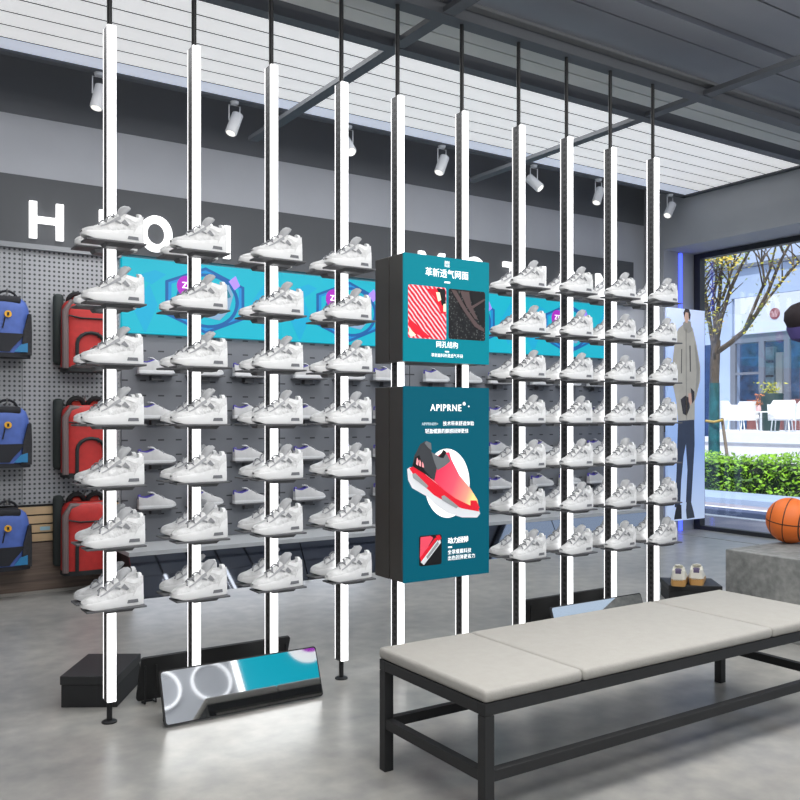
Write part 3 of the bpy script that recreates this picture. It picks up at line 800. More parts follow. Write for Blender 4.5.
for k, (lat, dep) in enumerate(((1.985, 6.20), (2.125, 6.24))):
    X_ = lat * .835 + dep * .55; Y_ = -lat * .55 + dep * .835
    t = thing('trainer', 'off-white trainer with tan sole on black box, %s of two, heel toward viewer' % ['left', 'right'][k], 'shoe', (X_, Y_, .1255), FWD - PI / 2 - .36)
    for nm, mt in (('sole', OSO), ('upper', OUP), ('tongue', OUP), ('laces', OUP), ('heel_tab', M('dark_heel_tab', (90, 80, 110), .5))):
        me = lp[nm].copy(); me.materials.clear(); me.materials.append(mt)
        sc = Matrix.Diagonal((.88, 1.4, 1.7 if nm == 'sole' else .95, 1))
        me.transform(sc if nm == 'sole' else Matrix.Translation((0, 0, .017)) @ sc)
        o = bpy.data.objects.new(nm, me); COL.objects.link(o); o.parent = t

n = NT('raw_concrete', .7); n.obj()
v = n.math('ADD', n.math('MULTIPLY', n.noise(3, 8), .6), n.math('MULTIPLY', n.noise(24, 6), .4))
RAW = n.base(n.ramp(v, [(.36, srgb(96, 98, 98)), (.52, srgb(126, 128, 127)), (.66, srgb(150, 151, 149))]))
t = thing('concrete_plinth', 'grey raw concrete plinth behind the bench holding the basketball', 'plinth', (4.65, 2.45, 0))
MB().box(0, 1.0, 0, .95, 0, .489, bevel=.006).build('body', RAW, t)
# basketball
RB = .147
n = NT('basketball_leather', .55); x, y, z = n.obj()
def near(v, c, w_): return n.math('LESS_THAN', n.math('ABSOLUTE', n.math('SUBTRACT', v, c)), w_)
seam = n.math('MAXIMUM', near(x, -.0, .0033), near(z, .0, .0033))
seam = n.math('MAXIMUM', seam, near(n.math('ABSOLUTE', n.math('ADD', x, .0)), RB * .60, .0036))
colr = n.mix(seam, srgb(222, 110, 40), srgb(40, 26, 20))
BALLM = n.base(colr)
bp = n.node('ShaderNodeBump'); bp.inputs['Strength'].default_value = .25; bp.inputs['Distance'].default_value = .003
n.link(n.noise(120, 2), bp.inputs['Height']); n.link(bp.outputs['Normal'], n.b.inputs['Normal'])
latb, depb = (790 - 400) / 872 * 5.657, 5.657
bo = MB(); bmesh.ops.create_uvsphere(bo.bm, u_segments=48, v_segments=32, radius=RB)
o = bo.build('basketball', BALLM, None, True, 180)
o.location = (latb * .835 + depb * .55, -latb * .55 + depb * .835, .489 + RB)
o.rotation_euler = (0.10, .12, YAW - .72)
tag(o, 'large orange basketball with dark seams resting on the concrete plinth', 'basketball')

# ------------------------------------------------------------------ backpacks
def body_rings(w, d, h, r=.06, top=.08, n=28, e=3.2):
    rings = []
    for z, s in ((0, .93), (.012, .98), (.03, 1), (h * .5, 1.0), (h - top, .985), (h - top * .55, .95), (h - top * .2, .86), (h, .70)):
        ring = []
        for k in range(n):
            a = 2 * PI * k / n; c, sn = math.cos(a), math.sin(a)
            px = math.copysign(abs(c) ** (2 / e), c); py = math.copysign(abs(sn) ** (2 / e), sn)
            ring.append((px * w / 2 * s, -d / 2 + py * d / 2 * (s if z > h * .6 else 1) , z))
        rings.append(ring)
    return rings
REDC = M('red_nylon', (176, 38, 36), .6, noise=.08, nscale=30); REDG = M('backpack_grey_trim', (106, 92, 92), .7); DKF = M('black_webbing', (30, 32, 34), .75)
REDL = M('red_lining', (180, 52, 40), .7)
def red_pack(x, z, label):
    t = thing('backpack', label, 'backpack', (x, YW - .034, z), 0, 'red backpacks'); w, d, h = .37, .22, .53
    b = MB(); b.loft(body_rings(w, d, h)); b.build('body', REDC, t, True, 60)
    # grey side gusset band
    b = MB()
    b.tube([(-w / 2 + .012, -d + .03, .02), (-w / 2 + .010, -d + .03, h - .09), (-w / 2 + .05, -d + .04, h - .025), (w / 2 - .05, -d + .04, h - .025), (w / 2 - .010, -d + .03, h - .09), (w / 2 - .012, -d + .03, .02)], .024, 8)
    b.build('piping', REDG, t, True)
    arch = [(-w * .27, -d - .004, .03), (-w * .27, -d - .006, .16)] + [(-w * .27 * math.cos(a) if False else -w * .27 * math.cos(a), -d - .006, .20 + .085 * math.sin(a)) for a in [PI * k / 8 for k in range(9)]] + [(w * .27, -d - .006, .16), (w * .27, -d - .004, .03)]
    MB().tube(arch, .014, 6).build('pocket_trim', DKF, t, True)
    b = MB(); b.tube([(-w / 2 + .03, -d + .002, h - .125), (-w * .2, -d - .004, h - .14), (w * .2, -d - .004, h - .14), (w / 2 - .03, -d + .002, h - .125)], .007, 6); b.build('zip', DKF, t, True)
    MB().tube([(0.05, -d - .006, .29), (.05, -d - .008, .25)], .006, 6).build('zip_pull', DKF, t)
    b = MB(); b.loft([[(p[0] * 1.02, -d / 2 + (p[1] + d / 2) * 1.03, zz) for p in body_rings(w, d, h)[3]] for zz in (-.004, .03)]); b.build('base', DKF, t, True, 60)
    # harness panel against the wall, standing taller on the left
    b = MB(); b.box(-w / 2 - .045, -w / 2 + .03, -.075, -.002, .05, h + .05, bevel=.03, seg=4); b.build('side_pad', M('dark_green_pad', (38, 46, 46), .75), t, True)
    for cx in (-.07, .07):
        lp_ = [(cx + .055 * math.cos(a), -.05 - .03 * math.sin(a), h + .0 + .055 * math.sin(a)) for a in [PI * k / 8 for k in range(9)]]
        lp_ = [(lp_[0][0], -.05, h - .06)] + lp_ + [(lp_[-1][0], -.05, h - .06)]
        MB().tube(lp_, .019, 8).build('strap', DKF, t, True)
    MB().box(-.1, .1, -.06, -.02, h - .05, h + .035, bevel=.012).build('lining', REDL, t, True)
    MB().tube([(0, .014, h + .05), (0, -.03, h + .05), (0, -.045, h + .075)], .006, 6).build('hook', M('hook_chrome', (190, 190, 190), .3, .9), t)
red_pack(1.64, 1.645, 'red backpack with black trim, topmost on the pegboard')
red_pack(1.64, .865, 'red backpack with black trim, middle one on the pegboard')
red_pack(1.64, .145, 'red backpack with black trim, lowest one against the oak slats')
BLU = M('blue_nylon', (70, 96, 168), .55, noise=.1, nscale=22); BMS = M('black_mesh_panel', (40, 40, 44), .8, noise=.3, nscale=60)
BDG = M('yellow_badge', (226, 168, 40), .5); BDK = M('navy_black', (24, 26, 34), .7); TEALP = M('teal_strip', (38, 118, 168), .5)
def blue_pack(x, z, label):
    t = thing('backpack', label, 'backpack', (x, YW - .034, z), 0, 'blue backpacks'); w, d, h = .36, .20, .42
    b = MB(); b.loft(body_rings(w, d, h, top=.13, e=2.8)); b.build('body', BLU, t, True, 60)
    for sg in (-1, 1):
        b = MB(); b.loft([[(sg * w * s1, yy, zz) for yy in (-.03, -d * .5, -d + .02)] + [(sg * w * s2, yy, zz) for yy in (-d - .003, -.02)] for zz, s1, s2 in ((.015, .508, .30), (h * .42, .512, .34), (h * .62, .505, .40), (h - .11, .50, .44))])
        b.build('side_mesh', BMS, t, True, 60)
    flatv = lambda nm, poly, lay, mat: MB().prism(poly, -d - .004 * lay - .004, -d - .004 * lay + .012).build(nm, mat, t)
    flatv('front_pocket', [(-.13, .165), (.13, .165), (.10, .12), (.055, .07), (.03, .035), (-.03, .035), (-.055, .07), (-.10, .12)], 1, BDK)
    flatv('badge', circ(.02, .30, .024, 20), 2, BDG)
    flatv('badge_mark', [(.013, .288), (.018, .288), (.02, .300), (.022, .288), (.027, .288), (.027, .312), (.013, .312)], 3, BDK)
    MB().tube([(.0, -d - .004, .275), (-.015, -d - .008, .20)], .005, 6).build('zip_pull', BDK, t)
    b = MB(); b.loft([[(p[0] * 1.02, -d / 2 + (p[1] + d / 2) * 1.03, zz) for p in body_rings(w, d, h)[3]] for zz in (-.004, .028)]); b.build('base', BDK, t, True, 60)
    flatv('trim_strip', [(-.15, .034), (-.06, .034), (-.10, .085), (-.15, .10)], 1, TEALP)
    flatv('trim_strip', [(.15, .034), (.06, .034), (.10, .085), (.15, .10)], 1, TEALP)
    MB().box(-.11, .11, -d + .01, -.03, h - .04, h + .012, bevel=.015).build('top_panel', BDK, t, True)
    MB().tube([(.035 + .07 * math.cos(a), -.06, h - .0 + .06 * math.sin(a)) for a in [PI * k / 8 for k in range(9)]], .009, 8).build('handle', BDK, t, True)
    MB().tube([(.035, .014, h + .035), (.035, -.07, h + .04), (.035, -.08, h + .075)], .006, 6).build('hook', M('hook_chrome', (190, 190, 190), .3, .9), t)
blue_pack(1.055, 1.735, 'blue backpack with black mesh sides, topmost at the picture edge')
blue_pack(1.055, .95, 'blue backpack with black mesh sides, middle one on the pegboard')
blue_pack(1.055, .22, 'blue backpack with black mesh sides, lowest one by the oak slats')

# ------------------------------------------------------------------ ceiling spotlights
SPX = [1.617, 2.638, 3.65, 4.62, 5.72, 6.60, 7.70]
SPA = [(.3, .25), (.5, .35), (.1, .9), (.6, .45), (-.6, .6), (.6, .4), (.9, .3)]
for k, xx in enumerate(SPX):
    t = thing('ceiling_spotlight', 'white ceiling spotlight along the back wall, %s from the left' % ORD[k], 'spotlight', (xx, 6.33, ZC - .015), 0, 'white ceiling spotlights')
    MB().lathe([(.03, -.02), (.035, 0)], seg=16).build('mount', WHITEM, t, True)
    MB().tube([(-.045, 0, -.15), (-.045, 0, -.03), (.045, 0, -.03), (.045, 0, -.15)], .005, 8).build('bracket', WHITEM, t, True)
    ax, az = SPA[k]
    dvec = Vector((-ax * .8, -.9 if k in (2, 4) else -.1, -1)).normalized()
    q = dvec.to_track_quat('-Z', 'Y').to_matrix().to_4x4(); R = Matrix.Translation((0, 0, -.165)) @ q
    b = MB(); b.lathe([(.030, .085), (.044, .078), (.046, -.085), (.040, -.095), (.036, -.092)], seg=24, mat=R); h_ = b.build('housing', WHITEM, t, True, 35)
    b = MB(); b.lathe([(.035, -.094), (.034, -.0925)], seg=20, mat=R); b.build('lens', M('spot_lens', (255, 250, 240), .3, emit=1.0), h_)

# ------------------------------------------------------------------ poster by the window, blue led strip
t = thing('poster', 'tall pale blue poster of a standing person in a beige hooded jacket', 'poster', (7.865, 6.50, .14), 0)
PH = 2.40
n = NT('poster_blue', .4); x, y, z = n.obj()
PBL = n.base(n.ramp(n.math('DIVIDE', z, PH), [(0, srgb(190, 205, 232)), (.35, srgb(140, 170, 220)), (.7, srgb(165, 190, 235)), (1, srgb(210, 222, 245))]), .45)
MB().box(0, .645, 0, .03, 0, PH).build('board', PBL, t)
def pp(px, py):
    # map picture spot of the person to the poster sheet
    return ((px - 659.5) / 45.0 * .60, (519.5 - py) / 209.5 * PH)
def pf(nm, pts, lay, col, emit=.25):
    return flat(nm, [pp(*p) for p in pts], lay, M('poster_%d_%d_%d' % col, col, .5, emit=emit, noise=.1, nscale=9), t)
pf('print_trousers', [(673, 418), (694, 418), (694.5, 445), (692.5, 470), (690, 502), (683, 502), (685, 470), (683, 444), (680, 456), (677, 480), (675.5, 506), (668.5, 506), (671, 470), (672, 440)], 1, (36, 48, 72))
pf('print_jacket', [(680, 325), (686, 322), (692, 329), (697, 345), (702, 366), (702, 380), (697, 396), (694.5, 402), (694.5, 420), (673, 421), (671, 404), (666, 385), (666, 362), (669, 340), (673, 330)], 2, (172, 167, 156))
pf('print_sleeve_shade', [(694, 342), (697, 350), (701, 368), (700, 382), (695, 398), (697, 372)], 3, (144, 140, 132))
pf('print_pocket', [(687.5, 346), (689, 346), (689.5, 372), (688, 372)], 3, (60, 58, 58))
pf('print_pocket', [(677, 350), (678, 350), (677.5, 374), (676.5, 374)], 3, (60, 58, 58))
pf('print_placket', [(682.5, 330), (684, 330), (684.5, 420), (683, 420)], 3, (146, 142, 134))
pf('print_hood', [(679, 324), (683, 321), (689, 322), (691, 331), (686, 334), (680, 331)], 3, (150, 146, 138))
pf('print_face', [(681, 313), (686, 313), (687, 319), (684.5, 324), (682, 323), (680.5, 318)], 4, (206, 168, 148))
pf('print_hair', [(679.5, 314), (682, 309.5), (687, 310), (689, 315), (688, 322), (686.5, 318), (686, 313.5), (682.5, 313), (680.5, 318)], 5, (52, 38, 40))
pf('print_bag', [(676, 400), (682, 396), (687, 398), (688, 408), (684, 416), (679, 414)], 3, (34, 30, 36))
pf('print_hand', [(686, 394), (690, 393), (692, 400), (689, 406), (686.5, 402)], 4, (200, 160, 142))
pf('print_glove', [(689, 388), (694, 392), (694, 400), (691, 404), (690, 396)], 5, (34, 30, 36))
pf('print_shoe', [(684, 500), (689, 500), (693, 512), (694.5, 518), (684, 518.5), (683, 510)], 3, (52, 58, 70))
pf('print_shoe', [(671, 504), (677, 504), (677.5, 518), (667.5, 518), (669, 511)], 3, (20, 22, 30))
MB().box(.1, .42, .031, .13, 1.0, 1.1).build('wall_mount', BLACK, t)
struct(MB().box(8.225, 8.275, 6.625, 6.642, 0.0, 3.2).build('trim_6', M('led_blue', (60, 80, 255), .4, emit=2.2, ecol=(70, 90, 255))))

# hanging bag at the right edge
latp, depp = (803 - 400) / 872 * 6.2, 6.2
t = thing('hanging_bag', 'dark purple round bag with black flap hung at the edge before the window', 'bag', (latp * .835 + depp * .55, -latp * .55 + depp * .835, 1.93), YAW, None)
b = MB(); b.lathe([(.03, -.09), (.08, -.07), (.11, .0), (.105, .07), (.07, .13), (.02, .14)], seg=24); b.build('pouch', M('purple_cloth', (72, 62, 120), .7, noise=.15, nscale=14), t, True)
b = MB(); R = Matrix.Translation((-.035, -.02, .09)) @ Matrix.Rotation(-.65, 4, 'Y')
b.lathe([(.098, -.045), (.108, -.015), (.10, .035), (.065, .08), (.015, .095)], seg=24, mat=R); b.build('flap', M('black_maroon_cloth', (30, 20, 26), .8), t, True)
MB().tube([(.04, 0, .12), (.06, 0, .2), (.28, 0, .2), (.28, 0, -1.93)], .010, 8).build('stand_arm', BLACK, t, True)

# ------------------------------------------------------------------ outside
n = NT('street_paving', .8); x, y, z = n.obj()
nz = n.noise(.9, 6)
PAVE = n.base(n.ramp(nz, [(.4, srgb(130, 128, 144)), (.55, srgb(170, 164, 174)), (.7, srgb(206, 196, 196))]))
struct(MB().box(8.6, 40, -10, 40, -.12, -.02).build('street_ground', PAVE))
for x0, x1, m_ in ((9.98, 10.10, 'w'), (11.0, 11.12, 'w')):
    struct(MB().box(x0, x1, -10, 40, -.02, -.012).build('road_line', M('road_white', (236, 238, 244), .7)))
struct(MB().box(10.1, 11.0, -10, 40, -.02, -.016).build('street_lane', M('asphalt', (74, 84, 116), .85, noise=.1, nscale=4)))
struct(MB().box(11.6, 12.75, -10, 40, -.02, .06).build('kerb', M('kerb_stone', (160, 178, 206), .8, noise=.06, nscale=3)))
# hedge: lumpy core with leaves
def lcol(name, c0, c1, sc):
    n = NT(name, .6); n.obj(); f = n.noise(sc, 3)
    return n.base(n.ramp(f, [(.35, srgb(*c0)), (.65, srgb(*c1))]))
HEDG = lcol('hedge_leaf', (40, 84, 14), (150, 204, 40), 5)
HX0, HX1, HY0, HY1, HZ = 12.8, 13.9, 5.5, 17.0, .62
t = thing('hedge', 'clipped bright green hedge along the street outside the window', 'hedge', ((HX0 + HX1) / 2, 10, 0))
b = MB(); b.box(HX0 + .1 - 13.35, HX1 - .1 - 13.35, HY0 + .05 - 10, HY1 - .05 - 10, .0, HZ - .1); b.build('core', M('hedge_core', (24, 44, 14), .9), t)
rg = random.Random(3); b = MB()
for k in range(9000):
    s = rg.random()
    yy = rg.uniform(HY0, HY1) - 10
    if s < .55: xx = -.55 + rg.uniform(-.05, .12); zz = rg.uniform(.02, HZ)
    else: xx = rg.uniform(-.55, .55); zz = HZ - rg.uniform(-.05, .1)
    zz += .04 * math.sin(yy * 3.1) * (zz / HZ); c = Vector((xx, yy, zz)); r_ = rg.uniform(.028, .055)
    a = Vector((rg.gauss(0, 1), rg.gauss(0, 1), rg.gauss(0, 1))).normalized(); q = a.orthogonal().normalized(); 
    b.face([c - a * r_, c + q * r_ * .5, c + a * r_, c - q * r_ * .5])
b.build('foliage', HEDG, t)
# street tree
BARK = M('tree_bark', (92, 80, 70), .85, noise=.25, nscale=8); 
def wpx(px, py, X):  # spot on the plane x = X seen at a picture position
    tt = (px - 400) / 872.0; Y = (X * .835 - .55 * X * tt) / (.55 + .835 * tt); dep = .55 * X + .835 * Y
    return Vector((X, Y, HC - (py - 418) * dep / 872))
base = wpx(715, 480, 14.3); base.z = -.02
t = thing('street_tree', 'bare-branched street tree with green wrapped trunk outside the window', 'tree', base)
rel = lambda px, py, dx=0: wpx(px, py, 14.3 + dx) - base
MB().tube([(0, 0, 0), rel(714, 440), rel(714.5, 383)], [.115, .105, .095], 12).build('trunk_wrap', M('green_wrap', (20, 92, 96), .6, noise=.6, nscale=5), t, True)
b = MB()
b.tube([rel(714.5, 384), rel(715, 360), rel(716, 340)], [.085, .09, .085], 10)
br = [[(715, 352), (711, 330), (706, 300), (703, 275)], [(716, 345), (717, 318), (720, 290), (722, 262), (724, 235)], [(716, 345), (721, 318), (730, 290), (740, 268), (752, 246), (760, 230)],
      [(717, 352), (730, 343), (744, 331), (757, 313), (768, 292), (780, 262), (793, 238), (799, 222)], [(744, 331), (757, 300), (770, 270), (776, 245), (780, 225)],
      [(757, 313), (775, 290), (790, 272), (806, 255)], [(716, 335), (713, 305), (716, 280), (718, 255)], [(722, 300), (732, 270), (738, 245)], [(703, 290), (698, 265), (697, 245)],
      [(730, 290), (728, 268), (731, 250)], [(765, 285), (762, 262), (768, 240)], [(785, 255), (776, 238), (772, 222)], [(711, 330), (704, 312), (700, 300)]]
for k, path in enumerate(br):
    r0 = (.06, .055, .05, .055, .035, .03, .04, .03, .025, .02, .025, .025, .02)[k]; m_ = len(path)
    b.tube([rel(px_, py_, .25 * math.sin(k * 2.3) * i / m_) for i, (px_, py_) in enumerate(path)], [r0 * (1 - .75 * i / (m_ - 1)) for i in range(m_)], 7)
rg = random.Random(21)
for k in range(70):
    path = rg.choice(br); i = rg.randrange(1, len(path)); f = rg.random()
    px_ = path[i - 1][0] * (1 - f) + path[i][0] * f; py_ = path[i - 1][1] * (1 - f) + path[i][1] * f
    if py_ > 325: continue
    ln = rg.uniform(14, 40); an = rg.uniform(-.75, .75); dd = rg.uniform(-.6, .6)
    b.tube([rel(px_, py_), rel(px_ + ln * .5 * math.sin(an), py_ - ln * .5 * math.cos(an), dd * .5), rel(px_ + ln * math.sin(an * 1.2), py_ - ln * math.cos(an * 1.2), dd)], [.018, .013, .006], 5)
b.build('branches', BARK, t, True)
rg = random.Random(5); b = MB()
for k in range(1000):
    path = rg.choice(br[:8] + br[:1]); i = rg.randrange(1, len(path)); f = rg.random()
    px_ = path[i - 1][0] * (1 - f) + path[i][0] * f + rg.gauss(0, 3.5); py_ = path[i - 1][1] * (1 - f) + path[i][1] * f + rg.gauss(0, 4)
    if py_ > 335: continue
    c = rel(px_, py_, rg.uniform(-.4, .4)); r_ = rg.uniform(.02, .05)
    a = Vector((rg.gauss(0, 1), rg.gauss(0, 1), rg.gauss(0, 1))).normalized(); q = a.orthogonal().normalized()
    b.face([c - a * r_, c + q * r_ * .5, c + a * r_, c - q * r_ * .5])
for k in range(620):  # denser tuft at the upper window corner
    c = rel(rg.gauss(716, 14), rg.gauss(257, 6), rg.uniform(-.5, .5)); r_ = rg.uniform(.03, .06)
    a = Vector((rg.gauss(0, 1), rg.gauss(0, 1), rg.gauss(0, 1))).normalized(); q = a.orthogonal().normalized()
    b.face([c - a * r_, c + q * r_ * .5, c + a * r_, c - q * r_ * .5])
b.build('leaves', lcol('tree_leaf', (84, 130, 22), (214, 186, 70), 2.2), t)
MB().tube([rel(728, 462), rel(722, 418)], .03, 8).build('stake', M('stake_wood', (140, 126, 112), .8), t)
MB().tube([rel(706, 421, -.1), rel(714, 422, -.13), rel(723, 420, -.05)], .025, 8).build('tie', M('tie_yellow', (190, 160, 80), .7), t)

# terrace and shop across the street
TZ0 = .93
struct(MB().box(20, 24.5, -10, 40, -.02, TZ0).build('terrace', M('terrace_white', (236, 238, 242), .7)))
struct(MB().box(19.97, 20.0, -10, 40, .62, .66).build('terrace_line', M('terrace_joint', (168, 176, 186), .7)))
FX = 24.0
FAC = M('facade_panel', (168, 186, 216), .6, noise=.05, nscale=.8); FAC2 = M('facade_bright', (186, 200, 226), .5)
FGR = M('shop_frame_grey', (112, 118, 132), .5)
def fy(px): # y on the facade plane from a picture column
    tt = (px - 400) / 872.0; return (FX * .835 - .55 * FX * tt) / (.55 + .835 * tt)
t = thing('shop_building', 'pale shopfront across the street with white banner and glass front', 'building', (FX, 0, TZ0))
yL, yP, yR = 24.0, fy(732), 8.0
MB().box(0, .4, yP, yL, 0, 6.4).build('pier', FAC, t)
MB().box(0, .4, yR, yP, 4.15, 5.05).build('upper_wall', FAC, t)
MB().box(-.12, .4, yR, yL, 5.06, 5.16).build('cornice', FGR, t)
MB().box(.05, .4, yR, yL, 5.165, 9.0).build('upper_storey', FAC2, t)
b = MB()
for yy in (yP - .5, yP - 2.6, yP - 5.0): b.box(.035, .049, yy, yy + .06, 5.2, 9)
b.box(.035, .049, yR, yL, 6.9, 6.96); b.build('panel_joint', FGR, t)
MB().box(-.08, .0, yR, yP - .15, 2.98, 4.12).build('banner', M('banner_white', (206, 214, 230), .5), t)
MB().box(-.02, .4, yR, yP, 2.72, 2.97).build('lintel', FGR, t)
ey = fy(776.5)
R = Matrix.Translation((-.082, ey, 3.52)) @ Matrix.Rotation(-PI / 2, 4, 'Y')
b = MB(); b.lathe([(.17, 0), (.17, .012)], seg=28, mat=R); e_ = b.build('emblem', M('emblem_maroon', (140, 78, 88), .5), t)
R = Matrix.Translation((-.095, ey, 3.52)) @ Matrix.Rotation(-PI / 2, 4, 'Y')
for aa in (-.085, .005):
    b = MB(); b.loft([[( -.098, ey + aa + .04, 3.43), (-.098, ey + aa, 3.43), (-.098, ey + aa + .05, 3.61), (-.098, ey + aa + .09, 3.61)], [(-.102, ey + aa + .04, 3.43), (-.102, ey + aa, 3.43), (-.102, ey + aa + .05, 3.61), (-.102, ey + aa + .09, 3.61)]])
    b.build('emblem_bar', M('emblem_pale', (180, 140, 150), .5), e_)
# glazing bars, panes and what is behind the glass
for pxx in (733, 761.5, 787):
    MB().box(-.02, .08, fy(pxx) - .09, fy(pxx) + .09, 0, 2.72).build('mullion', FGR, t)
MB().box(-.01, .06, fy(761.5), yP, 1.72, 1.80).build('transom', FGR, t)
MB().box(.03, .042, yR, yP, 0, 2.71).build('pane', GLASS, t)
INB = M('shop_blue_drape', (40, 104, 160), .6, noise=.6, nscale=3.5); IND = M('shop_dark', (48, 46, 56), .7); INR = M('shop_brick_red', (150, 84, 76), .7, noise=.2, nscale=6)
MB().box(.9, 1.0, yR, yP + .6, 0, 2.9).build('back_panel', INB, t)
MB().box(.7, .85, fy(760), fy(749), 0, 2.6).build('rack', M('shop_pale', (150, 178, 190), .6, noise=.4, nscale=4), t)
for zz in (.75, 1.2, 1.65, 2.1): MB().box(.5, .7, fy(760), fy(749), zz, zz + .06).build('rack_board', IND, t)
MB().box(.55, .85, fy(800), fy(736), 0.0, .95).build('counter', INR, t)
MB().box(.55, .8, fy(812), fy(789), .96, 1.9).build('wall_print', INR, t)
MB().box(.6, .8, fy(770), fy(764), .96, 2.4).build('curtain', M('shop_cream', (190, 188, 180), .6), t)

# terrace furniture
CHW = M('chair_white', (240, 240, 242), .5)
def tub_chair(pxx, X, rz, label):
    Y = (X * .835 - .55 * X * ((pxx - 400) / 872)) / (.55 + .835 * ((pxx - 400) / 872))
    t = thing('armchair', label, 'chair', (X, Y, TZ0), rz, 'white terrace chairs')
    MB().box(-.3, .3, -.3, .3, .34, .46, bevel=.04).build('seat', CHW, t, True)
    b = MB(); pts = [(.31 * math.cos(a), .31 * math.sin(a)) for a in [math.radians(-20 + 220 * k / 14) for k in range(15)]]
    b.loft([[(p[0], p[1], .34), (p[0] * 1.12, p[1] * 1.12, .86 if 3 < i < 11 else .74), (p[0] * 1.2, p[1] * 1.2, .86 if 3 < i < 11 else .74), (p[0] * 1.12, p[1] * 1.12, .30)] for i, p in enumerate(pts)])
    b.build('backrest', CHW, t, True, 60)
    for sx in (-.2, .2):
        for sy in (-.2, .2): MB().tube([(sx, sy, .345), (sx * 1.15, sy * 1.15, 0)], .016, 6).build('leg', CHW, t)
tub_chair(734, 21.6, 0.9, 'white tub armchair on the terrace left of the round table')
tub_chair(749, 22.9, 2.2, 'white tub armchair on the terrace just behind the round table')
tub_chair(782, 21.5, -1.2, 'white tub armchair on the terrace right of the dark planter')
tub_chair(798, 22.3, -2.0, 'white tub armchair on the terrace at the right picture edge')
def at(pxx, X):
    tt = (pxx - 400) / 872; return (X * .835 - .55 * X * tt) / (.55 + .835 * tt)
t = thing('cafe_table', 'small round white table on the terrace between white armchairs', 'table', (20.9, at(761, 20.9), TZ0))
MB().lathe([(.34, .52), (.34, .55)], seg=24).build('tabletop', CHW, t, True)
MB().tube([(0, 0, .02), (0, 0, .52)], .025, 8).build('stem', CHW, t)
MB().lathe([(.2, 0), (.2, .02)], seg=20).build('base', CHW, t, True)
t = thing('flower_vase', 'small white vase of orange flowers on the round terrace table', 'vase', (20.9, at(758.5, 20.9), TZ0 + .551))
MB().lathe([(.05, 0), (.07, .05), (.06, .12), (.04, .16)], seg=14).build('vase', M('vase_pink', (226, 180, 180), .4), t, True)
b = MB(); rg = random.Random(9)
for k in range(60):
    c = Vector((rg.gauss(0, .06), rg.gauss(0, .06), rg.uniform(.16, .46))); r_ = .04
    a = Vector((rg.gauss(0, 1), rg.gauss(0, 1), rg.gauss(0, 1))).normalized(); q = a.orthogonal().normalized(); b.face([c - a * r_, c + q * r_ * .6, c + a * r_, c - q * r_ * .6])
b.build('flowers', M('flower_orange', (190, 120, 80), .7), t)
t = thing('planter', 'tall dark green planter with yellow-green plant beside the shopfront', 'planter', (22.8, at(771, 22.8), TZ0))
MB().lathe([(.22, 0), (.34, 1.05), (.32, 1.08), (.1, 1.0)], seg=20).build('pot', M('pot_green', (40, 62, 64), .6), t, True)
b = MB()
for k in range(120):
    c = Vector((rg.gauss(0, .15), rg.gauss(0, .15), rg.uniform(1.02, 1.4))); r_ = .07
    a = Vector((rg.gauss(0, 1), rg.gauss(0, 1), rg.gauss(0, 1) + 1)).normalized(); q = a.orthogonal().normalized(); b.face([c - a * r_, c + q * r_ * .4, c + a * r_, c - q * r_ * .4])
b.build('leaves', lcol('planter_leaf', (110, 130, 40), (220, 210, 80), 5), t)
t = thing('street_banner', 'narrow dark blue upright banner outside, just behind the tree trunk', 'banner', (17.0, at(708, 17.0), -.02))
MB().box(-.02, .02, -.09, .16, .9, 3.0).build('cloth', M('banner_navy', (28, 60, 110), .7, noise=.4, nscale=3), t)
MB().tube([(0, .17, 0), (0, .17, 3.1)], .02, 8).build('pole', BLACK, t)

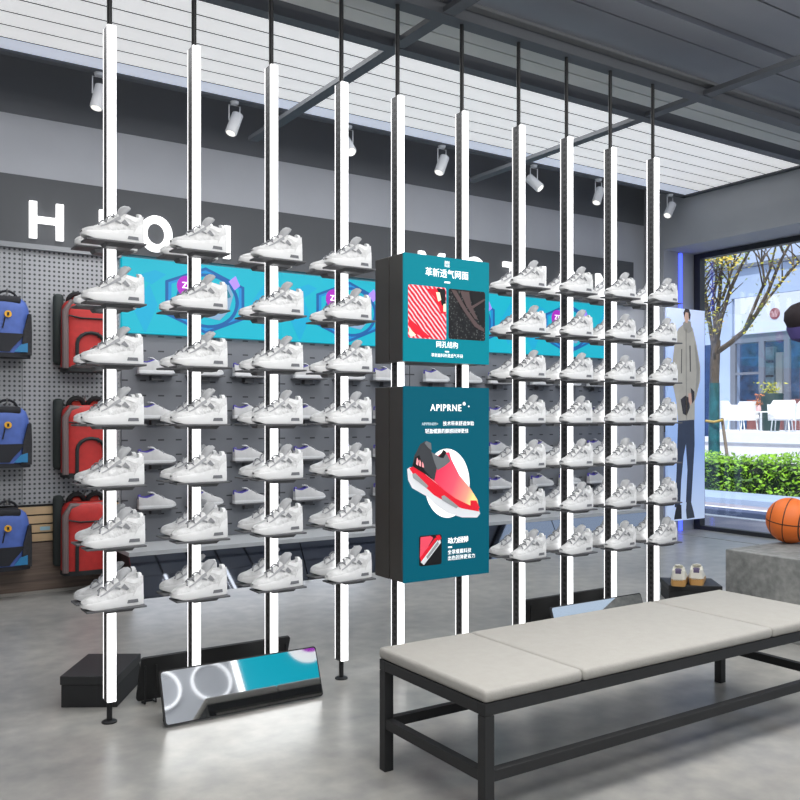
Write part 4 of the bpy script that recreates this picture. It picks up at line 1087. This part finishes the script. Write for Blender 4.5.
# ------------------------------------------------------------------ shop behind the viewer (seen in the mirrors)
struct(MB().box(1.2, 6.2, -2.62, -2.5, 0, 3.45).build('wall_partition', M('partition_pale', (158, 160, 165), .7)))
for k, (xx, zz, rr_) in enumerate(((3.24, 2.80, .25), (3.87, 2.80, .25))):
    t = thing('ring_light', 'glowing white ring on the wall reflected in the floor mirror, %s one' % ['right', 'left'][k], 'ring light', (xx, -2.498, zz), PI)
    ring_strip('ring', circ(0, 0, rr_, 40), circ(0, 0, rr_ - .03, 40), -.04, 0, M('ring_glow', (235, 235, 238), .5, emit=.55), t)
t = thing('light_box', 'cyan light box with purple circle seen reflected in the floor mirror', 'light box', (4.27, -2.498, 2.3), PI)
MB().box(-1.35, .0, -.04, 0, 0, 1.1).build('panel', CYAN, t)
MB().prism(circ(-.93, .78, .27, 32), -.046, -.041).build('disc', PRWHITE, t)
MB().prism(circ(-.99, .83, .18, 32), -.05, -.047).build('disc', PURP, t)
MB().prism(rrect(.03, .09, 0.0, 1.1, .02), -.04, 0).build('edge_lamp', LETTER, t)

# ------------------------------------------------------------------ lights
def area(name, loc, sx, sy, power, col=(1, 1, 1), rot=(0, 0, 0)):
    l = bpy.data.lights.new(name, 'AREA'); l.shape = 'RECTANGLE'; l.size = sx; l.size_y = sy; l.energy = power; l.color = col
    o = bpy.data.objects.new(name, l); COL.objects.link(o); o.location = loc; o.rotation_euler = rot
    return o
area('ceiling_fill', (1.5, 1.2, 3.70), 5.0, 1.6, 225, (1, .98, .95))  # added fill light to brighten the near shop, no fixture modelled there
area('ceiling_fill', (4.8, 1.8, 3.70), 3.0, 1.6, 90, (1, .99, .97))  # added fill toward the window side, no fixture
area('ceiling_fill', (2.8, 5.1, 3.70), 6.5, 1.2, 95, (.98, .99, 1))  # added fill that strengthens the glow of the luminous boards
area('ceiling_fill', (1.5, -1.2, 3.70), 5.0, 1.4, 120)  # added fill behind the viewer, no fixture
for k, xx in enumerate(SPX):
    l = bpy.data.lights.new('wall_spot', 'SPOT'); l.energy = 40; l.spot_size = 1.5; l.spot_blend = .8; l.shadow_soft_size = .05
    o = bpy.data.objects.new('wall_spot', l); COL.objects.link(o); o.location = (xx, 6.20, 3.4)
    o.rotation_euler = Vector((0, .12, -1)).to_track_quat('-Z', 'Y').to_euler()
sun = bpy.data.lights.new('sun', 'SUN'); sun.energy = 5.0; sun.angle = .01; sun.color = (1, .97, .92)
so = bpy.data.objects.new('sun', sun); COL.objects.link(so)
so.rotation_euler = Vector((.42, .30, -.85)).to_track_quat('-Z', 'Y').to_euler()
wd = bpy.data.worlds.new('sky'); scn.world = wd; wd.use_nodes = True
bg = wd.node_tree.nodes['Background']; bg.inputs['Color'].default_value = (.72, .84, 1.0, 1); bg.inputs['Strength'].default_value = .95
